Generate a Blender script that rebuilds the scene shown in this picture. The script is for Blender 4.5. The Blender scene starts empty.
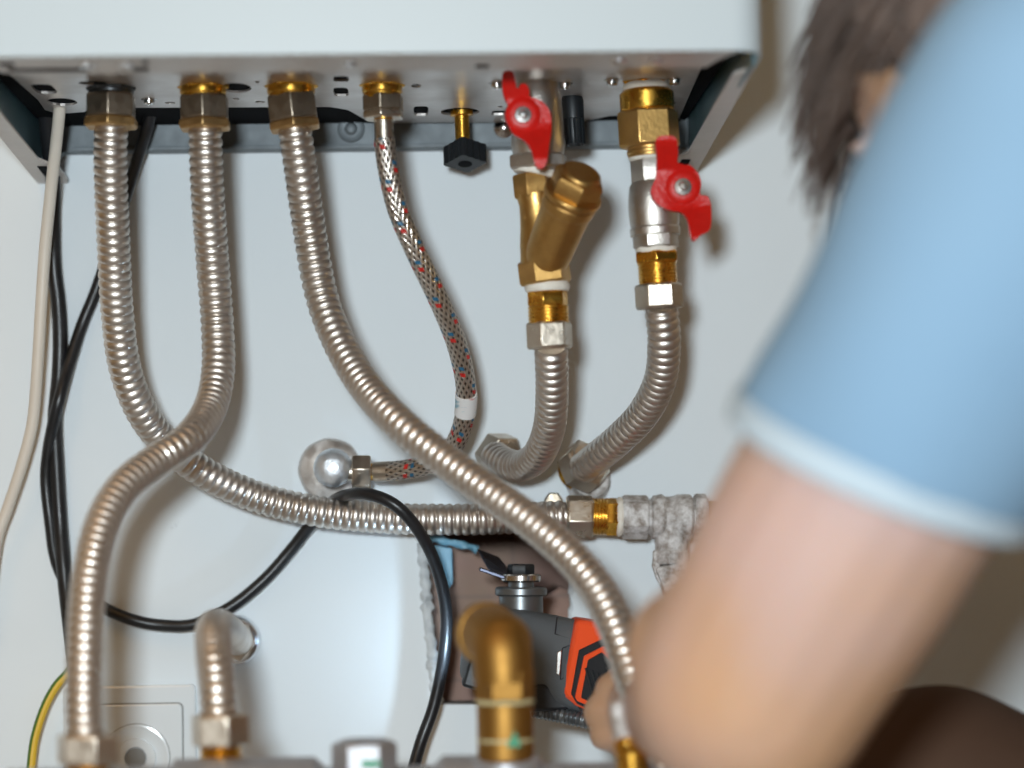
import bpy, bmesh, math, random
from mathutils import Vector, Matrix, noise
random.seed(7)
S = bpy.context.scene
COL = S.collection
PI = math.pi
# ------------------------------------------------------------------ camera
Z0 = 0.62                       # camera height
CAM = Vector((0.0, -1.55, Z0))
FPX = 2520.0
cam_d = bpy.data.cameras.new('camera'); cam = bpy.data.objects.new('camera', cam_d); COL.objects.link(cam)
cam_d.sensor_width = 36.0; cam_d.lens = 36.0 * FPX / 1024.0
cam.location = CAM
yaw = math.atan(92 / FPX); pitch = math.atan(136 / FPX); roll = math.radians(0.9)
RM = (Matrix.Rotation(-yaw, 3, 'Z') @ Matrix.Rotation(PI / 2 + pitch, 3, 'X') @ Matrix.Rotation(-roll, 3, 'Z'))
cam.rotation_euler = RM.to_euler()
cam_d.clip_start = 0.05
cam_d.dof.use_dof = True; cam_d.dof.focus_distance = 1.46; cam_d.dof.aperture_fstop = 3.1
cam_d.dof.aperture_blades = 0
S.camera = cam

def P(px, py, d):
    """point of the place seen at pixel (px,py), d metres in front of the wall"""
    v = RM @ Vector(((px - 512) / FPX, -(py - 384) / FPX, -1.0))
    t = (1.55 - d) / v.y
    return CAM + v * t
def mpp(d): return (1.55 - d) / FPX       # metres per pixel at that depth

# ------------------------------------------------------------------ materials
def new_mat(name):
    m = bpy.data.materials.new(name); m.use_nodes = True
    nt = m.node_tree; b = nt.nodes['Principled BSDF']
    return m, nt, b
def setp(b, **k):
    for n, v in k.items():
        b.inputs[n].default_value = v
def mat(name, col, rough=0.5, metal=0.0, noise_amt=0.0, nscale=60.0, col2=None, bump=0.0, bscale=300.0, rvar=0.0, coat=0.0, sss=0.0, spec=None):
    m, nt, b = new_mat(name)
    b.inputs['Base Color'].default_value = (*col, 1); b.inputs['Roughness'].default_value = rough
    b.inputs['Metallic'].default_value = metal
    if spec is not None: b.inputs['Specular IOR Level'].default_value = spec
    if coat: b.inputs['Coat Weight'].default_value = coat; b.inputs['Coat Roughness'].default_value = .08
    if sss:
        b.inputs['Subsurface Weight'].default_value = sss; b.inputs['Subsurface Radius'].default_value = (.012, .005, .003)
        b.inputs['Subsurface Scale'].default_value = 1.0
    N = nt.nodes; L = nt.links
    if noise_amt or bump or rvar:
        tc = N.new('ShaderNodeTexCoord')
    if noise_amt or rvar:
        n = N.new('ShaderNodeTexNoise'); n.inputs['Scale'].default_value = nscale; n.inputs['Detail'].default_value = 5; n.inputs['Roughness'].default_value = .6
        L.new(tc.outputs['Object'], n.inputs['Vector'])
        r = N.new('ShaderNodeValToRGB'); r.color_ramp.elements[0].position = .38; r.color_ramp.elements[1].position = .66
        L.new(n.outputs['Fac'], r.inputs['Fac'])
    if noise_amt:
        mx = N.new('ShaderNodeMix'); mx.data_type = 'RGBA'
        c2 = col2 or tuple(c * .6 for c in col)
        mx.inputs[6].default_value = (*col, 1); mx.inputs[7].default_value = (*[a + (b_ - a) * noise_amt for a, b_ in zip(col, c2)], 1)
        L.new(r.outputs['Color'], mx.inputs[0]); L.new(mx.outputs[2], b.inputs['Base Color'])
    if rvar:
        mr = N.new('ShaderNodeMapRange'); mr.inputs['To Min'].default_value = rough; mr.inputs['To Max'].default_value = rough + rvar
        L.new(r.outputs['Color'], mr.inputs['Value']); L.new(mr.outputs['Result'], b.inputs['Roughness'])
    if bump:
        n2 = N.new('ShaderNodeTexNoise'); n2.inputs['Scale'].default_value = bscale; n2.inputs['Detail'].default_value = 4
        L.new(tc.outputs['Object'], n2.inputs['Vector'])
        bp = N.new('ShaderNodeBump'); bp.inputs['Strength'].default_value = bump; bp.inputs['Distance'].default_value = .001
        L.new(n2.outputs['Fac'], bp.inputs['Height']); L.new(bp.outputs['Normal'], b.inputs['Normal'])
    return m
M = {}
M['hose'] = mat('corrugated_stainless', (.70, .65, .60), .34, 1, .35, 40, (.55, .48, .42), rvar=.12)
M['nickel'] = mat('nickel_plate', (.66, .59, .50), .27, 1, .35, 90, (.46, .38, .30), rvar=.15, bump=.12, bscale=400)
M['nickeldark'] = mat('dark_nickel', (.38, .32, .25), .32, 1, .5, 120, (.16, .12, .09), rvar=.2, bump=.2)  # darker, browner nickel with random mottling
M['collar'] = mat('dark_oxidised_collar', (.10, .105, .11), .4, 1, .4, 80)
M['steel'] = mat('bright_steel', (.62, .60, .58), .22, 1, .3, 120)
M['valvebody'] = mat('sandblasted_nickel', (.66, .62, .57), .36, 1, .4, 60, (.5, .45, .4), rvar=.1, bump=.25, bscale=900)
M['brass'] = mat('bright_brass', (.80, .44, .07), .20, 1, .5, 110, (.60, .32, .06), rvar=.18, bump=.08)
M['brassdull'] = mat('cast_brass', (.62, .38, .13), .34, 1, .5, 70, (.42, .24, .08), rvar=.15, bump=.14, bscale=500)
M['brassold'] = mat('aged_brass', (.58, .38, .17), .36, 1, .55, 60, (.36, .2, .08), rvar=.2, bump=.2)
M['brassfront'] = mat('satin_brass', (.36, .195, .05), .50, 1, .3, 60, (.28, .14, .035), rvar=.08)
M['teflon'] = mat('thread_tape', (.82, .78, .70), .6, 0, .3, 200, (.6, .5, .38), bump=.6, bscale=900)
M['red'] = mat('red_lacquer', (.60, .010, .006), .38, 0, .25, 200, (.36, .008, .006), bump=.35, bscale=450, spec=.35)
M['redplate'] = M['red']
M['casing'] = mat('white_enamel', (.53, .60, .64), .35, 0, bump=.02, bscale=200, spec=.3)
M['flange'] = mat('folded_white_sheet', (.60, .56, .53), .4, .0, .2, 120, (.45, .40, .36))
M['plate'] = mat('galvanised_plate', (.66, .61, .58), .30, .85, .3, 35, (.5, .45, .43), rvar=.15, bump=.06, bscale=200)
M['rail'] = mat('grey_zinc_rail', (.17, .195, .21), .5, .2, .3, 90, (.10, .115, .13), rvar=.1)
M['teal'] = mat('dark_inner_liner', (.085, .16, .18), .36, .3, .4, 30, (.02, .04, .05))
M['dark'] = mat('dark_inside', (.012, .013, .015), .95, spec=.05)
M['blackrub'] = mat('black_rubber_cable', (.009, .0095, .011), .36, 0, .3, 90, (.03, .03, .033), bump=.1)
M['blackpl'] = mat('black_plastic', (.008, .011, .014), .42, 0, bump=.1)
M['whitecable'] = mat('ivory_cable_sheath', (.66, .60, .52), .45, 0, .2, 50, (.56, .5, .43))
M['limed'] = mat('limescaled_nickel', (.66, .65, .645), .55, .1, 1.0, 170, (.26, .22, .19), rvar=.25, bump=.5, bscale=500)
M['chrome'] = mat('polished_chrome', (.80, .82, .85), .10, 1, .2, 90, (.55, .55, .55), rvar=.12, bump=.15, bscale=250)
M['rosette'] = mat('worn_rosette', (.50, .45, .41), .38, .75, .9, 90, (.72, .70, .68), rvar=.2, bump=.2)
M['manifold'] = mat('grey_manifold_metal', (.45, .45, .47), .42, .7, .4, 60)
M['socket'] = mat('white_socket_plastic', (.70, .74, .76), .16, 0, spec=.6)
M['socketline'] = mat('socket_groove', (.22, .22, .21), .6)
M['toolgrey'] = mat('grey_tool_housing', (.105, .118, .13), .45, .15, .2, 80, bump=.15, bscale=900)
M['toolmetal'] = mat('cast_tool_metal', (.20, .215, .225), .35, .8, .3, 90)
M['orange'] = mat('orange_rubber', (.85, .085, .018), .42, 0, bump=.1)
M['grip'] = mat('black_ribbed_grip', (.012, .014, .018), .55, 0, bump=.2)
M['blade'] = mat('dark_blade_steel', (.06, .065, .09), .32, .9)
M['tape'] = mat('blue_tape', (.12, .30, .42), .45, 0, .3, 60, (.25, .42, .5))
M['plaster'] = mat('broken_plaster', (.62, .66, .68), .8, 0, .6, 120, (.42, .46, .5), bump=1.0, bscale=160)
M['green'] = mat('green_mark', (.02, .25, .12), .5)
M['palemark'] = mat('pale_mark', (.5, .45, .25), .5)
M['shirt'] = mat('light_blue_shirt', (.205, .325, .45), .8, 0, .25, 9, (.175, .305, .46), bump=.12, bscale=1400, spec=.15)
M['trim'] = mat('pale_blue_rib', (.42, .50, .56), .8, 0, bump=.2, bscale=1500, spec=.15)
M['trousers'] = mat('dark_work_trousers', (.06, .028, .014), .85)
M['hair'] = mat('dark_brown_hair', (.105, .078, .066), .42, 0, .5, 40, (.17, .13, .115), spec=.4)
M['floor'] = mat('grey_tile_floor', (.32, .29, .26), .5, 0, .3, 8)
M['shoe'] = mat('dark_leather', (.03, .02, .015), .5)

def skin_mat():
    m, nt, b = new_mat('skin'); N = nt.nodes; L = nt.links
    tc = N.new('ShaderNodeTexCoord')
    n = N.new('ShaderNodeTexNoise'); n.inputs['Scale'].default_value = 7; n.inputs['Detail'].default_value = 2
    L.new(tc.outputs['Object'], n.inputs['Vector'])
    r = N.new('ShaderNodeValToRGB'); e = r.color_ramp.elements
    e[0].position = .35; e[0].color = (.49, .285, .165, 1); e[1].position = .62; e[1].color = (.49, .34, .31, 1)
    L.new(n.outputs['Fac'], r.inputs['Fac']); L.new(r.outputs['Color'], b.inputs['Base Color'])
    b.inputs['Roughness'].default_value = .52
    b.inputs['Subsurface Weight'].default_value = .15; b.inputs['Subsurface Radius'].default_value = (.010, .004, .002)
    b.inputs['Subsurface Scale'].default_value = 1
    n2 = N.new('ShaderNodeTexNoise'); n2.inputs['Scale'].default_value = 350; L.new(tc.outputs['Object'], n2.inputs['Vector'])
    bp = N.new('ShaderNodeBump'); bp.inputs['Strength'].default_value = .15; bp.inputs['Distance'].default_value = .0008
    L.new(n2.outputs['Fac'], bp.inputs['Height']); L.new(bp.outputs['Normal'], b.inputs['Normal'])
    return m
M['skin'] = skin_mat()

def wall_mat():
    m, nt, b = new_mat('painted_wall'); N = nt.nodes; L = nt.links
    tc = N.new('ShaderNodeTexCoord')
    n = N.new('ShaderNodeTexNoise'); n.inputs['Scale'].default_value = 7; n.inputs['Detail'].default_value = 6
    L.new(tc.outputs['Object'], n.inputs['Vector'])
    r = N.new('ShaderNodeValToRGB'); e = r.color_ramp.elements
    e[0].position = .3; e[0].color = (.70, .755, .79, 1); e[1].position = .7; e[1].color = (.735, .785, .815, 1)
    L.new(n.outputs['Fac'], r.inputs['Fac'])
    # faint scuffs with edges of their own
    n3 = N.new('ShaderNodeTexNoise'); n3.inputs['Scale'].default_value = 28; n3.inputs['Detail'].default_value = 9; n3.inputs['Roughness'].default_value = .75
    L.new(tc.outputs['Object'], n3.inputs['Vector'])
    r3 = N.new('ShaderNodeValToRGB'); r3.color_ramp.elements[0].position = .655; r3.color_ramp.elements[1].position = .72
    L.new(n3.outputs['Fac'], r3.inputs['Fac'])
    mx = N.new('ShaderNodeMix'); mx.data_type = 'RGBA'; L.new(r3.outputs['Color'], mx.inputs[0])
    L.new(r.outputs['Color'], mx.inputs[6]); mx.inputs[7].default_value = (.50, .54, .57, 1)
    L.new(mx.outputs[2], b.inputs['Base Color'])
    b.inputs['Roughness'].default_value = .55; b.inputs['Specular IOR Level'].default_value = .3
    n2 = N.new('ShaderNodeTexNoise'); n2.inputs['Scale'].default_value = 90; n2.inputs['Detail'].default_value = 5; L.new(tc.outputs['Object'], n2.inputs['Vector'])
    bp = N.new('ShaderNodeBump'); bp.inputs['Strength'].default_value = .12; bp.inputs['Distance'].default_value = .001
    L.new(n2.outputs['Fac'], bp.inputs['Height']); L.new(bp.outputs['Normal'], b.inputs['Normal'])
    return m
M['wall'] = wall_mat()

def brick_mat():
    m, nt, b = new_mat('recess_masonry'); N = nt.nodes; L = nt.links
    tc = N.new('ShaderNodeTexCoord')
    mp = N.new('ShaderNodeMapping'); mp.inputs['Rotation'].default_value = (PI / 2, 0, 0); mp.inputs['Scale'].default_value = (1, 1, 1)
    L.new(tc.outputs['Object'], mp.inputs['Vector'])
    br = N.new('ShaderNodeTexBrick'); L.new(mp.outputs['Vector'], br.inputs['Vector'])
    br.inputs['Scale'].default_value = 1; br.inputs['Brick Width'].default_value = .12; br.inputs['Row Height'].default_value = .052
    br.inputs['Mortar Size'].default_value = .0016; br.inputs['Color1'].default_value = (.40, .25, .19, 1); br.inputs['Color2'].default_value = (.34, .20, .15, 1)
    br.inputs['Mortar'].default_value = (.19, .14, .12, 1)
    n = N.new('ShaderNodeTexNoise'); n.inputs['Scale'].default_value = 30; n.inputs['Detail'].default_value = 6; L.new(tc.outputs['Object'], n.inputs['Vector'])
    mx = N.new('ShaderNodeMix'); mx.data_type = 'RGBA'; mx.blend_type = 'MULTIPLY'; mx.inputs[0].default_value = .6
    L.new(br.outputs['Color'], mx.inputs[6]); L.new(n.outputs['Color'], mx.inputs[7]); 
    mx2 = N.new('ShaderNodeMix'); mx2.data_type = 'RGBA'; mx2.inputs[0].default_value = .6; mx2.inputs[7].default_value = (.36, .24, .20, 1)
    L.new(mx.outputs[2], mx2.inputs[6]); L.new(mx2.outputs[2], b.inputs['Base Color'])
    b.inputs['Roughness'].default_value = .85
    bp = N.new('ShaderNodeBump'); bp.inputs['Strength'].default_value = .6; bp.inputs['Distance'].default_value = .002
    L.new(n.outputs['Fac'], bp.inputs['Height']); L.new(bp.outputs['Normal'], b.inputs['Normal'])
    return m
M['brick'] = brick_mat()

def braid_mat():
    m, nt, b = new_mat('steel_braid'); N = nt.nodes; L = nt.links
    uv = N.new('ShaderNodeUVMap'); uv.uv_map = 'UVMap'
    sp = N.new('ShaderNodeSeparateXYZ'); L.new(uv.outputs['UV'], sp.inputs[0])
    def mth(op, a, b_=None, c=None):
        n = N.new('ShaderNodeMath'); n.operation = op
        for i, v in enumerate((a, b_, c)):
            if v is None: continue
            if isinstance(v, (int, float)): n.inputs[i].default_value = v
            else: L.new(v, n.inputs[i])
        return n.outputs[0]
    u, v = sp.outputs[0], sp.outputs[1]
    nu = mth('MULTIPLY', u, 12 * 2 * PI); kv = mth('MULTIPLY', v, 2 * PI / .0062)
    a = mth('SINE', mth('ADD', nu, kv)); c = mth('SINE', mth('SUBTRACT', nu, kv))
    h = mth('MAXIMUM', a, c)
    # coloured tracer threads
    t = mth('FRACT', mth('ADD', mth('MULTIPLY', v, 1 / .0235), mth('MULTIPLY', u, .5)))
    gate = mth('GREATER_THAN', mth('SINE', mth('MULTIPLY', u, 6 * 2 * PI)), .0)
    blue = mth('MULTIPLY', mth('LESS_THAN', t, .10), gate)
    red = mth('MULTIPLY', mth('MULTIPLY', mth('GREATER_THAN', t, .18), mth('LESS_THAN', t, .29)), gate)
    ramp = N.new('ShaderNodeValToRGB'); ramp.color_ramp.elements[0].position = .15; ramp.color_ramp.elements[0].color = (.10, .085, .075, 1)
    ramp.color_ramp.elements[1].position = .75; ramp.color_ramp.elements[1].color = (.70, .64, .58, 1)
    hn = mth('MULTIPLY_ADD', h, .5, .5); L.new(hn, ramp.inputs['Fac'])
    m1 = N.new('ShaderNodeMix'); m1.data_type = 'RGBA'; L.new(blue, m1.inputs[0]); L.new(ramp.outputs['Color'], m1.inputs[6]); m1.inputs[7].default_value = (.02, .12, .22, 1)
    m2 = N.new('ShaderNodeMix'); m2.data_type = 'RGBA'; L.new(red, m2.inputs[0]); L.new(m1.outputs[2], m2.inputs[6]); m2.inputs[7].default_value = (.50, .02, .015, 1)
    L.new(m2.outputs[2], b.inputs['Base Color'])
    L.new(mth('SUBTRACT', 1.0, mth('MAXIMUM', red, blue)), b.inputs['Metallic']); b.inputs['Roughness'].default_value = .3
    bp = N.new('ShaderNodeBump'); bp.inputs['Strength'].default_value = .8; bp.inputs['Distance'].default_value = .0006
    L.new(hn, bp.inputs['Height']); L.new(bp.outputs['Normal'], b.inputs['Normal'])
    return m
M['braid'] = braid_mat()

def label_mat():
    m, nt, b = new_mat('hose_label'); N = nt.nodes; L = nt.links
    tc = N.new('ShaderNodeTexCoord'); n = N.new('ShaderNodeTexNoise'); n.inputs['Scale'].default_value = 170; n.inputs['Detail'].default_value = 2
    mp = N.new('ShaderNodeMapping'); mp.inputs['Scale'].default_value = (.5, .5, 1.3); L.new(tc.outputs['Object'], mp.inputs['Vector'])
    L.new(mp.outputs['Vector'], n.inputs['Vector'])
    r = N.new('ShaderNodeValToRGB'); e = r.color_ramp.elements
    e[0].position = .33; e[0].color = (.25, .45, .55, 1); e[1].position = .42; e[1].color = (.75, .74, .73, 1)
    x = e.new(.62); x.color = (.75, .74, .73, 1); x = e.new(.7); x.color = (.65, .4, .38, 1)
    L.new(n.outputs['Fac'], r.inputs['Fac']); L.new(r.outputs['Color'], b.inputs['Base Color']); b.inputs['Roughness'].default_value = .45
    return m
M['label'] = label_mat()
def earth_mat():
    m, nt, b = new_mat('yellow_green_sheath'); N = nt.nodes; L = nt.links
    uv = N.new('ShaderNodeUVMap'); uv.uv_map = 'UVMap'; sp = N.new('ShaderNodeSeparateXYZ'); L.new(uv.outputs['UV'], sp.inputs[0])
    g = N.new('ShaderNodeMath'); g.operation = 'COMPARE'; g.inputs[1].default_value = .17; g.inputs[2].default_value = .13; L.new(sp.outputs[0], g.inputs[0])
    mx = N.new('ShaderNodeMix'); mx.data_type = 'RGBA'; L.new(g.outputs[0], mx.inputs[0])
    mx.inputs[6].default_value = (.72, .46, .04, 1); mx.inputs[7].default_value = (.08, .17, .03, 1)
    L.new(mx.outputs[2], b.inputs['Base Color']); b.inputs['Roughness'].default_value = .4
    return m
M['earth'] = earth_mat()
def led_mat():
    m, nt, b = new_mat('led_lens'); b.inputs['Emission Color'].default_value = (.65, .82, 1, 1); b.inputs['Emission Strength'].default_value = 12
    return m
M['led'] = led_mat()

# ------------------------------------------------------------------ object helpers
def thing(name, label, cat, loc, group=None):
    o = bpy.data.objects.new(name, None); COL.objects.link(o); o.location = loc; o.empty_display_size = .01
    o['label'] = label; o['category'] = cat
    if group: o['group'] = group
    return o
def rootloc(p):
    while p.parent: p = p.parent
    return Vector(p.location)
def obj(name, bm, m, parent=None, smooth=35, bevel=0, label=None, cat=None, kind=None, group=None, loc=None):
    me = bpy.data.meshes.new(name)
    bmesh.ops.recalc_face_normals(bm, faces=bm.faces)
    off = Vector((0, 0, 0))
    if parent: off = rootloc(parent)
    elif loc is not None: off = Vector(loc)
    if off.length: bmesh.ops.translate(bm, verts=bm.verts, vec=-off)
    bm.to_mesh(me); bm.free()
    if me.uv_layers: me.uv_layers[0].name = 'UVMap'
    if smooth:
        for p in me.polygons: p.use_smooth = True
        me.set_sharp_from_angle(angle=math.radians(smooth))
    me.materials.append(m)
    o = bpy.data.objects.new(name, me); COL.objects.link(o)
    if parent: o.parent = parent
    else: o.location = off
    if bevel:
        b = o.modifiers.new('bevel', 'BEVEL'); b.width = bevel; b.segments = 2; b.limit_method = 'ANGLE'; b.angle_limit = math.radians(32)
        b.harden_normals = False
    if label: o['label'] = label
    if cat: o['category'] = cat
    if kind: o['kind'] = kind
    if group: o['group'] = group
    return o
def frame_for(axis, ref=Vector((0, -1, 0))):
    a = axis.normalized()
    u = ref - a * ref.dot(a)
    if u.length < .15:
        ref = Vector((0, 0, 1)); u = ref - a * ref.dot(a)
    u.normalize(); return a, u, a.cross(u)
def add_lathe(bm, A, axis, prof, seg=32, rot=0.0, caps=True):
    a, u, v = frame_for(axis)
    rings = []
    for t, r in prof:
        rings.append([bm.verts.new(A + a * t + (u * math.cos(rot + 2 * PI * i / seg) + v * math.sin(rot + 2 * PI * i / seg)) * r) for i in range(seg)])
    for k in range(len(rings) - 1):
        for i in range(seg):
            j = (i + 1) % seg
            bm.faces.new((rings[k][i], rings[k][j], rings[k + 1][j], rings[k + 1][i]))
    if caps:
        bm.faces.new(rings[0][::-1]); bm.faces.new(rings[-1])
def add_box(bm, c, sx, sy, sz, R=None):
    vs = []
    for x in (-1, 1):
        for y in (-1, 1):
            for z in (-1, 1):
                p = Vector((x * sx / 2, y * sy / 2, z * sz / 2))
                if R: p = R @ p
                vs.append(bm.verts.new(Vector(c) + p))
    for f in ((0, 1, 3, 2), (4, 6, 7, 5), (0, 4, 5, 1), (2, 3, 7, 6), (0, 2, 6, 4), (1, 5, 7, 3)):
        bm.faces.new([vs[i] for i in f])
def add_prism(bm, pts, vec):
    """closed outline pts (Vectors) pushed along vec"""
    a = [bm.verts.new(p) for p in pts]; b = [bm.verts.new(p + vec) for p in pts]
    bm.faces.new(a); bm.faces.new(b[::-1])
    for i in range(len(a)):
        j = (i + 1) % len(a); bm.faces.new((a[i], b[i], b[j], a[j]))
def smooth_outline(pts, n=4):
    out = []; m = len(pts)
    for i in range(m):
        p0, p1, p2, p3 = pts[i - 1], pts[i], pts[(i + 1) % m], pts[(i + 2) % m]
        for k in range(n):
            t = k / n
            out.append(.5 * ((2 * p1) + (p2 - p0) * t + (2 * p0 - 5 * p1 + 4 * p2 - p3) * t * t + (3 * p1 - p0 - 3 * p2 + p3) * t ** 3))
    return out
def spline(pts, ds):
    """Catmull-Rom through pts (Vectors), resampled every ds; returns points and arc lengths"""
    q = [2 * pts[0] - pts[1]] + list(pts) + [2 * pts[-1] - pts[-2]]
    dense = []
    for i in range(1, len(q) - 2):
        p0, p1, p2, p3 = q[i - 1:i + 3]
        # centripetal-like: 24 substeps
        for k in range(24):
            t = k / 24
            dense.append(.5 * ((2 * p1) + (p2 - p0) * t + (2 * p0 - 5 * p1 + 4 * p2 - p3) * t * t + (3 * p1 - p0 - 3 * p2 + p3) * t ** 3))
    dense.append(q[-2])
    cum = [0]
    for i in range(1, len(dense)): cum.append(cum[-1] + (dense[i] - dense[i - 1]).length)
    n = max(2, int(round(cum[-1] / ds))); out = []; k = 0
    for i in range(n + 1):
        s = cum[-1] * i / n
        while k < len(cum) - 2 and cum[k + 1] < s: k += 1
        f = (s - cum[k]) / max(1e-9, cum[k + 1] - cum[k])
        out.append((dense[k].lerp(dense[k + 1], min(1, f)), s))
    return out, cum[-1]
def add_sweep(bm, pts, rfun, ds=.002, seg=20, caps=True, s0=None, s1=None, uvl=None):
    sam, L = spline(pts, ds)
    if s0 is not None: sam = [x for x in sam if s0 * L <= x[1] <= s1 * L]
    n = len(sam); prev = None; rings = []
    for i in range(n):
        p, s = sam[i]
        t = (sam[min(n - 1, i + 1)][0] - sam[max(0, i - 1)][0]).normalized()
        if prev is None:
            _, u, v = frame_for(t)
        else:
            u = prev - t * prev.dot(t); u.normalize()
        v = t.cross(u); prev = u
        r = rfun(s, L)
        rings.append([bm.verts.new(p + (u * math.cos(2 * PI * k / seg) + v * math.sin(2 * PI * k / seg)) * r) for k in range(seg)])
    uvlay = bm.loops.layers.uv.verify() if uvl else None
    for k in range(n - 1):
        for i in range(seg):
            j = (i + 1) % seg
            f = bm.faces.new((rings[k][i], rings[k][j], rings[k + 1][j], rings[k + 1][i]))
            if uvlay:
                us = (i / seg, (i + 1) / seg, (i + 1) / seg, i / seg); vs = (sam[k][1], sam[k][1], sam[k + 1][1], sam[k + 1][1])
                for l, a_, b_ in zip(f.loops, us, vs): l[uvlay].uv = (a_, b_)
    if caps: bm.faces.new(rings[0][::-1]); bm.faces.new(rings[-1])
    return L
def PT(lst): return [P(*a) for a in lst]
PITCH = .0051
def corr(s, L, r=.0095, dp=.0012):
    if s < .002 or s > L - .002: return r - dp
    return r - dp + dp * (abs(math.cos(PI * s / PITCH)) + 1e-4) ** .62
def corr_tube(root, path, name='corrugated_tube'):
    bm = bmesh.new(); add_sweep(bm, PT(path), corr, ds=PITCH / 10, seg=32)
    return obj(name, bm, M['hose'], root, smooth=70)

class Line:
    """an axis through two photo points; positions along it are given in pixels"""
    def __init__(s, x0, y0, x1, y1, d, d1=None):
        d1 = d if d1 is None else d1
        s.A = P(x0, y0, d); B = P(x1, y1, d1); s.a = (B - s.A).normalized()
        s.k = (B - s.A).length / math.hypot(x1 - x0, y1 - y0); s.m = mpp((d + d1) / 2)
        s.vert = abs(y1 - y0) > abs(x1 - x0); s.o = y0 if s.vert else x0
        s.sc = math.hypot(x1 - x0, y1 - y0) / abs((y1 - y0) if s.vert else (x1 - x0)); s.sg = 1 if ((y1 - y0) if s.vert else (x1 - x0)) > 0 else -1
    def at(s, p): return s.A + s.a * s.t(p)
    def t(s, p): return (p - s.o) * s.sg * s.k * s.sc
def piece(bm, ln, kind, p0, p1, w, rot=0.0, **k):
    """w = visible width in pixels"""
    A = ln.at(p0); h = ln.t(p1) - ln.t(p0); r = w * ln.m / 2
    ax = ln.a if h > 0 else -ln.a; h = abs(h)
    if kind == 'cyl':
        c = k.get('c', .0006)
        add_lathe(bm, A, ax, [(0, r - c), (c, r), (h - c, r), (h, r - c)], 36)
    elif kind == 'hex':       # rot 0 = corner towards camera; PI/6 = flat towards camera
        c = min(.0012, h * .2)
        R = r / (math.cos(PI / 6) if abs(rot) < .26 else 1.0)
        add_lathe(bm, A, ax, [(0, R * .93), (c, R), (h - c, R), (h, R * .93)], 6, rot)
    elif kind == 'thread':
        n = max(2, int(h / .0018)); pr = []
        for i in range(n):
            pr += [(h * i / n, r * .93), (h * (i + .5) / n, r)]
        pr.append((h, r * .93)); add_lathe(bm, A, ax, pr, 32)
    elif kind == 'ring':
        add_lathe(bm, A, ax, [(h * i / 6, r - .0012 + .0012 * math.sin(PI * i / 6)) for i in range(7)], 32)
    elif kind == 'prof':      # list of (fraction, width px)
        add_lathe(bm, A, ax, [(h * f, wp * ln.m / 2) for f, wp in k['prof']], 36)
def part(root, name, m, ln, kind, p0, p1, w=0, rot=0.0, bevel=.0004, label=None, **k):
    bm = bmesh.new(); piece(bm, ln, kind, p0, p1, w, rot, **k)
    return obj(name, bm, M[m], root, bevel=bevel if kind == 'hex' else 0, label=label, smooth=30 if kind == 'hex' else 40)
def parts(root, name, m, ln, lst, label=None):
    """one part from several coaxial pieces"""
    bm = bmesh.new()
    for t in lst: piece(bm, ln, *t[:4], **(t[4] if len(t) > 4 else {}))
    return obj(name, bm, M[m], root, bevel=.0003, label=label, smooth=32)
FL = PI / 6

# ------------------------------------------------------------------ setting: wall with the opened recess
rnd = random.Random(3)
holepx = [(424, 541), (427, 575), (430, 620), (434, 665), (440, 704), (480, 705), (520, 706), (552, 707), (572, 700), (574, 660), (571, 620), (573, 590), (576, 565), (570, 530), (540, 522), (500, 519), (460, 521), (430, 524)]
def jag(pts, n=5, amp=.0014):
    out = []
    for i in range(len(pts)):
        a, b = pts[i], pts[(i + 1) % len(pts)]
        for k in range(n):
            q = a.lerp(b, k / n)
            flat = 4 <= i <= 7
            out.append(q + Vector((rnd.uniform(-1, 1), 0, rnd.uniform(-1, 1))) * (amp * (.15 if flat else 1)))
    return out
hole = jag([P(x, y, 0) for x, y in holepx])
bm = bmesh.new()
X0, X1, ZT = -1.3, 1.6, 2.5
outer = [bm.verts.new((x, 0, z)) for x, z in ((X0, 0), (X1, 0), (X1, ZT), (X0, ZT))]
inner = [bm.verts.new(p) for p in hole]
eds = [bm.edges.new((outer[i], outer[(i + 1) % 4])) for i in range(4)] + [bm.edges.new((inner[i], inner[(i + 1) % len(inner)])) for i in range(len(inner))]
bmesh.ops.triangle_fill(bm, edges=eds, use_beauty=True)
ret = bmesh.ops.extrude_face_region(bm, geom=bm.faces[:])
bmesh.ops.translate(bm, verts=[v for v in ret['geom'] if isinstance(v, bmesh.types.BMVert)], vec=(0, .012, 0))
w = obj('wall_back', bm, M['wall'], smooth=0, kind='structure')
# recess: five sided niche behind the board
bm = bmesh.new()
a = P(418, 512, 0); b = P(584, 712, 0)
xa, xb, zb, zt = a.x, b.x, b.z, a.z
pts = [(xa, zb), (xb, zb), (xb, zt), (xa, zt)]
f1 = [bm.verts.new((x, .012, z)) for x, z in pts]; f2 = [bm.verts.new((x, .130, z)) for x, z in pts]
bm.faces.new(f2)
for i in range(4):
    j = (i + 1) % 4; bm.faces.new((f1[i], f1[j], f2[j], f2[i]))
o3 = [bm.verts.new((x, .142, z)) for x, z in ((xa - .012, zb - .012), (xb + .012, zb - .012), (xb + .012, zt + .012), (xa - .012, zt + .012))]
o4 = [bm.verts.new((x, .012, z)) for x, z in ((xa - .012, zb - .012), (xb + .012, zb - .012), (xb + .012, zt + .012), (xa - .012, zt + .012))]
bm.faces.new(o3)
for i in range(4):
    j = (i + 1) % 4; bm.faces.new((o4[i], o4[j], o3[j], o3[i])); bm.faces.new((f1[i], f1[j], o4[j], o4[i]))
obj('wall_recess', bm, M['brick'], smooth=0, kind='structure')
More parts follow.
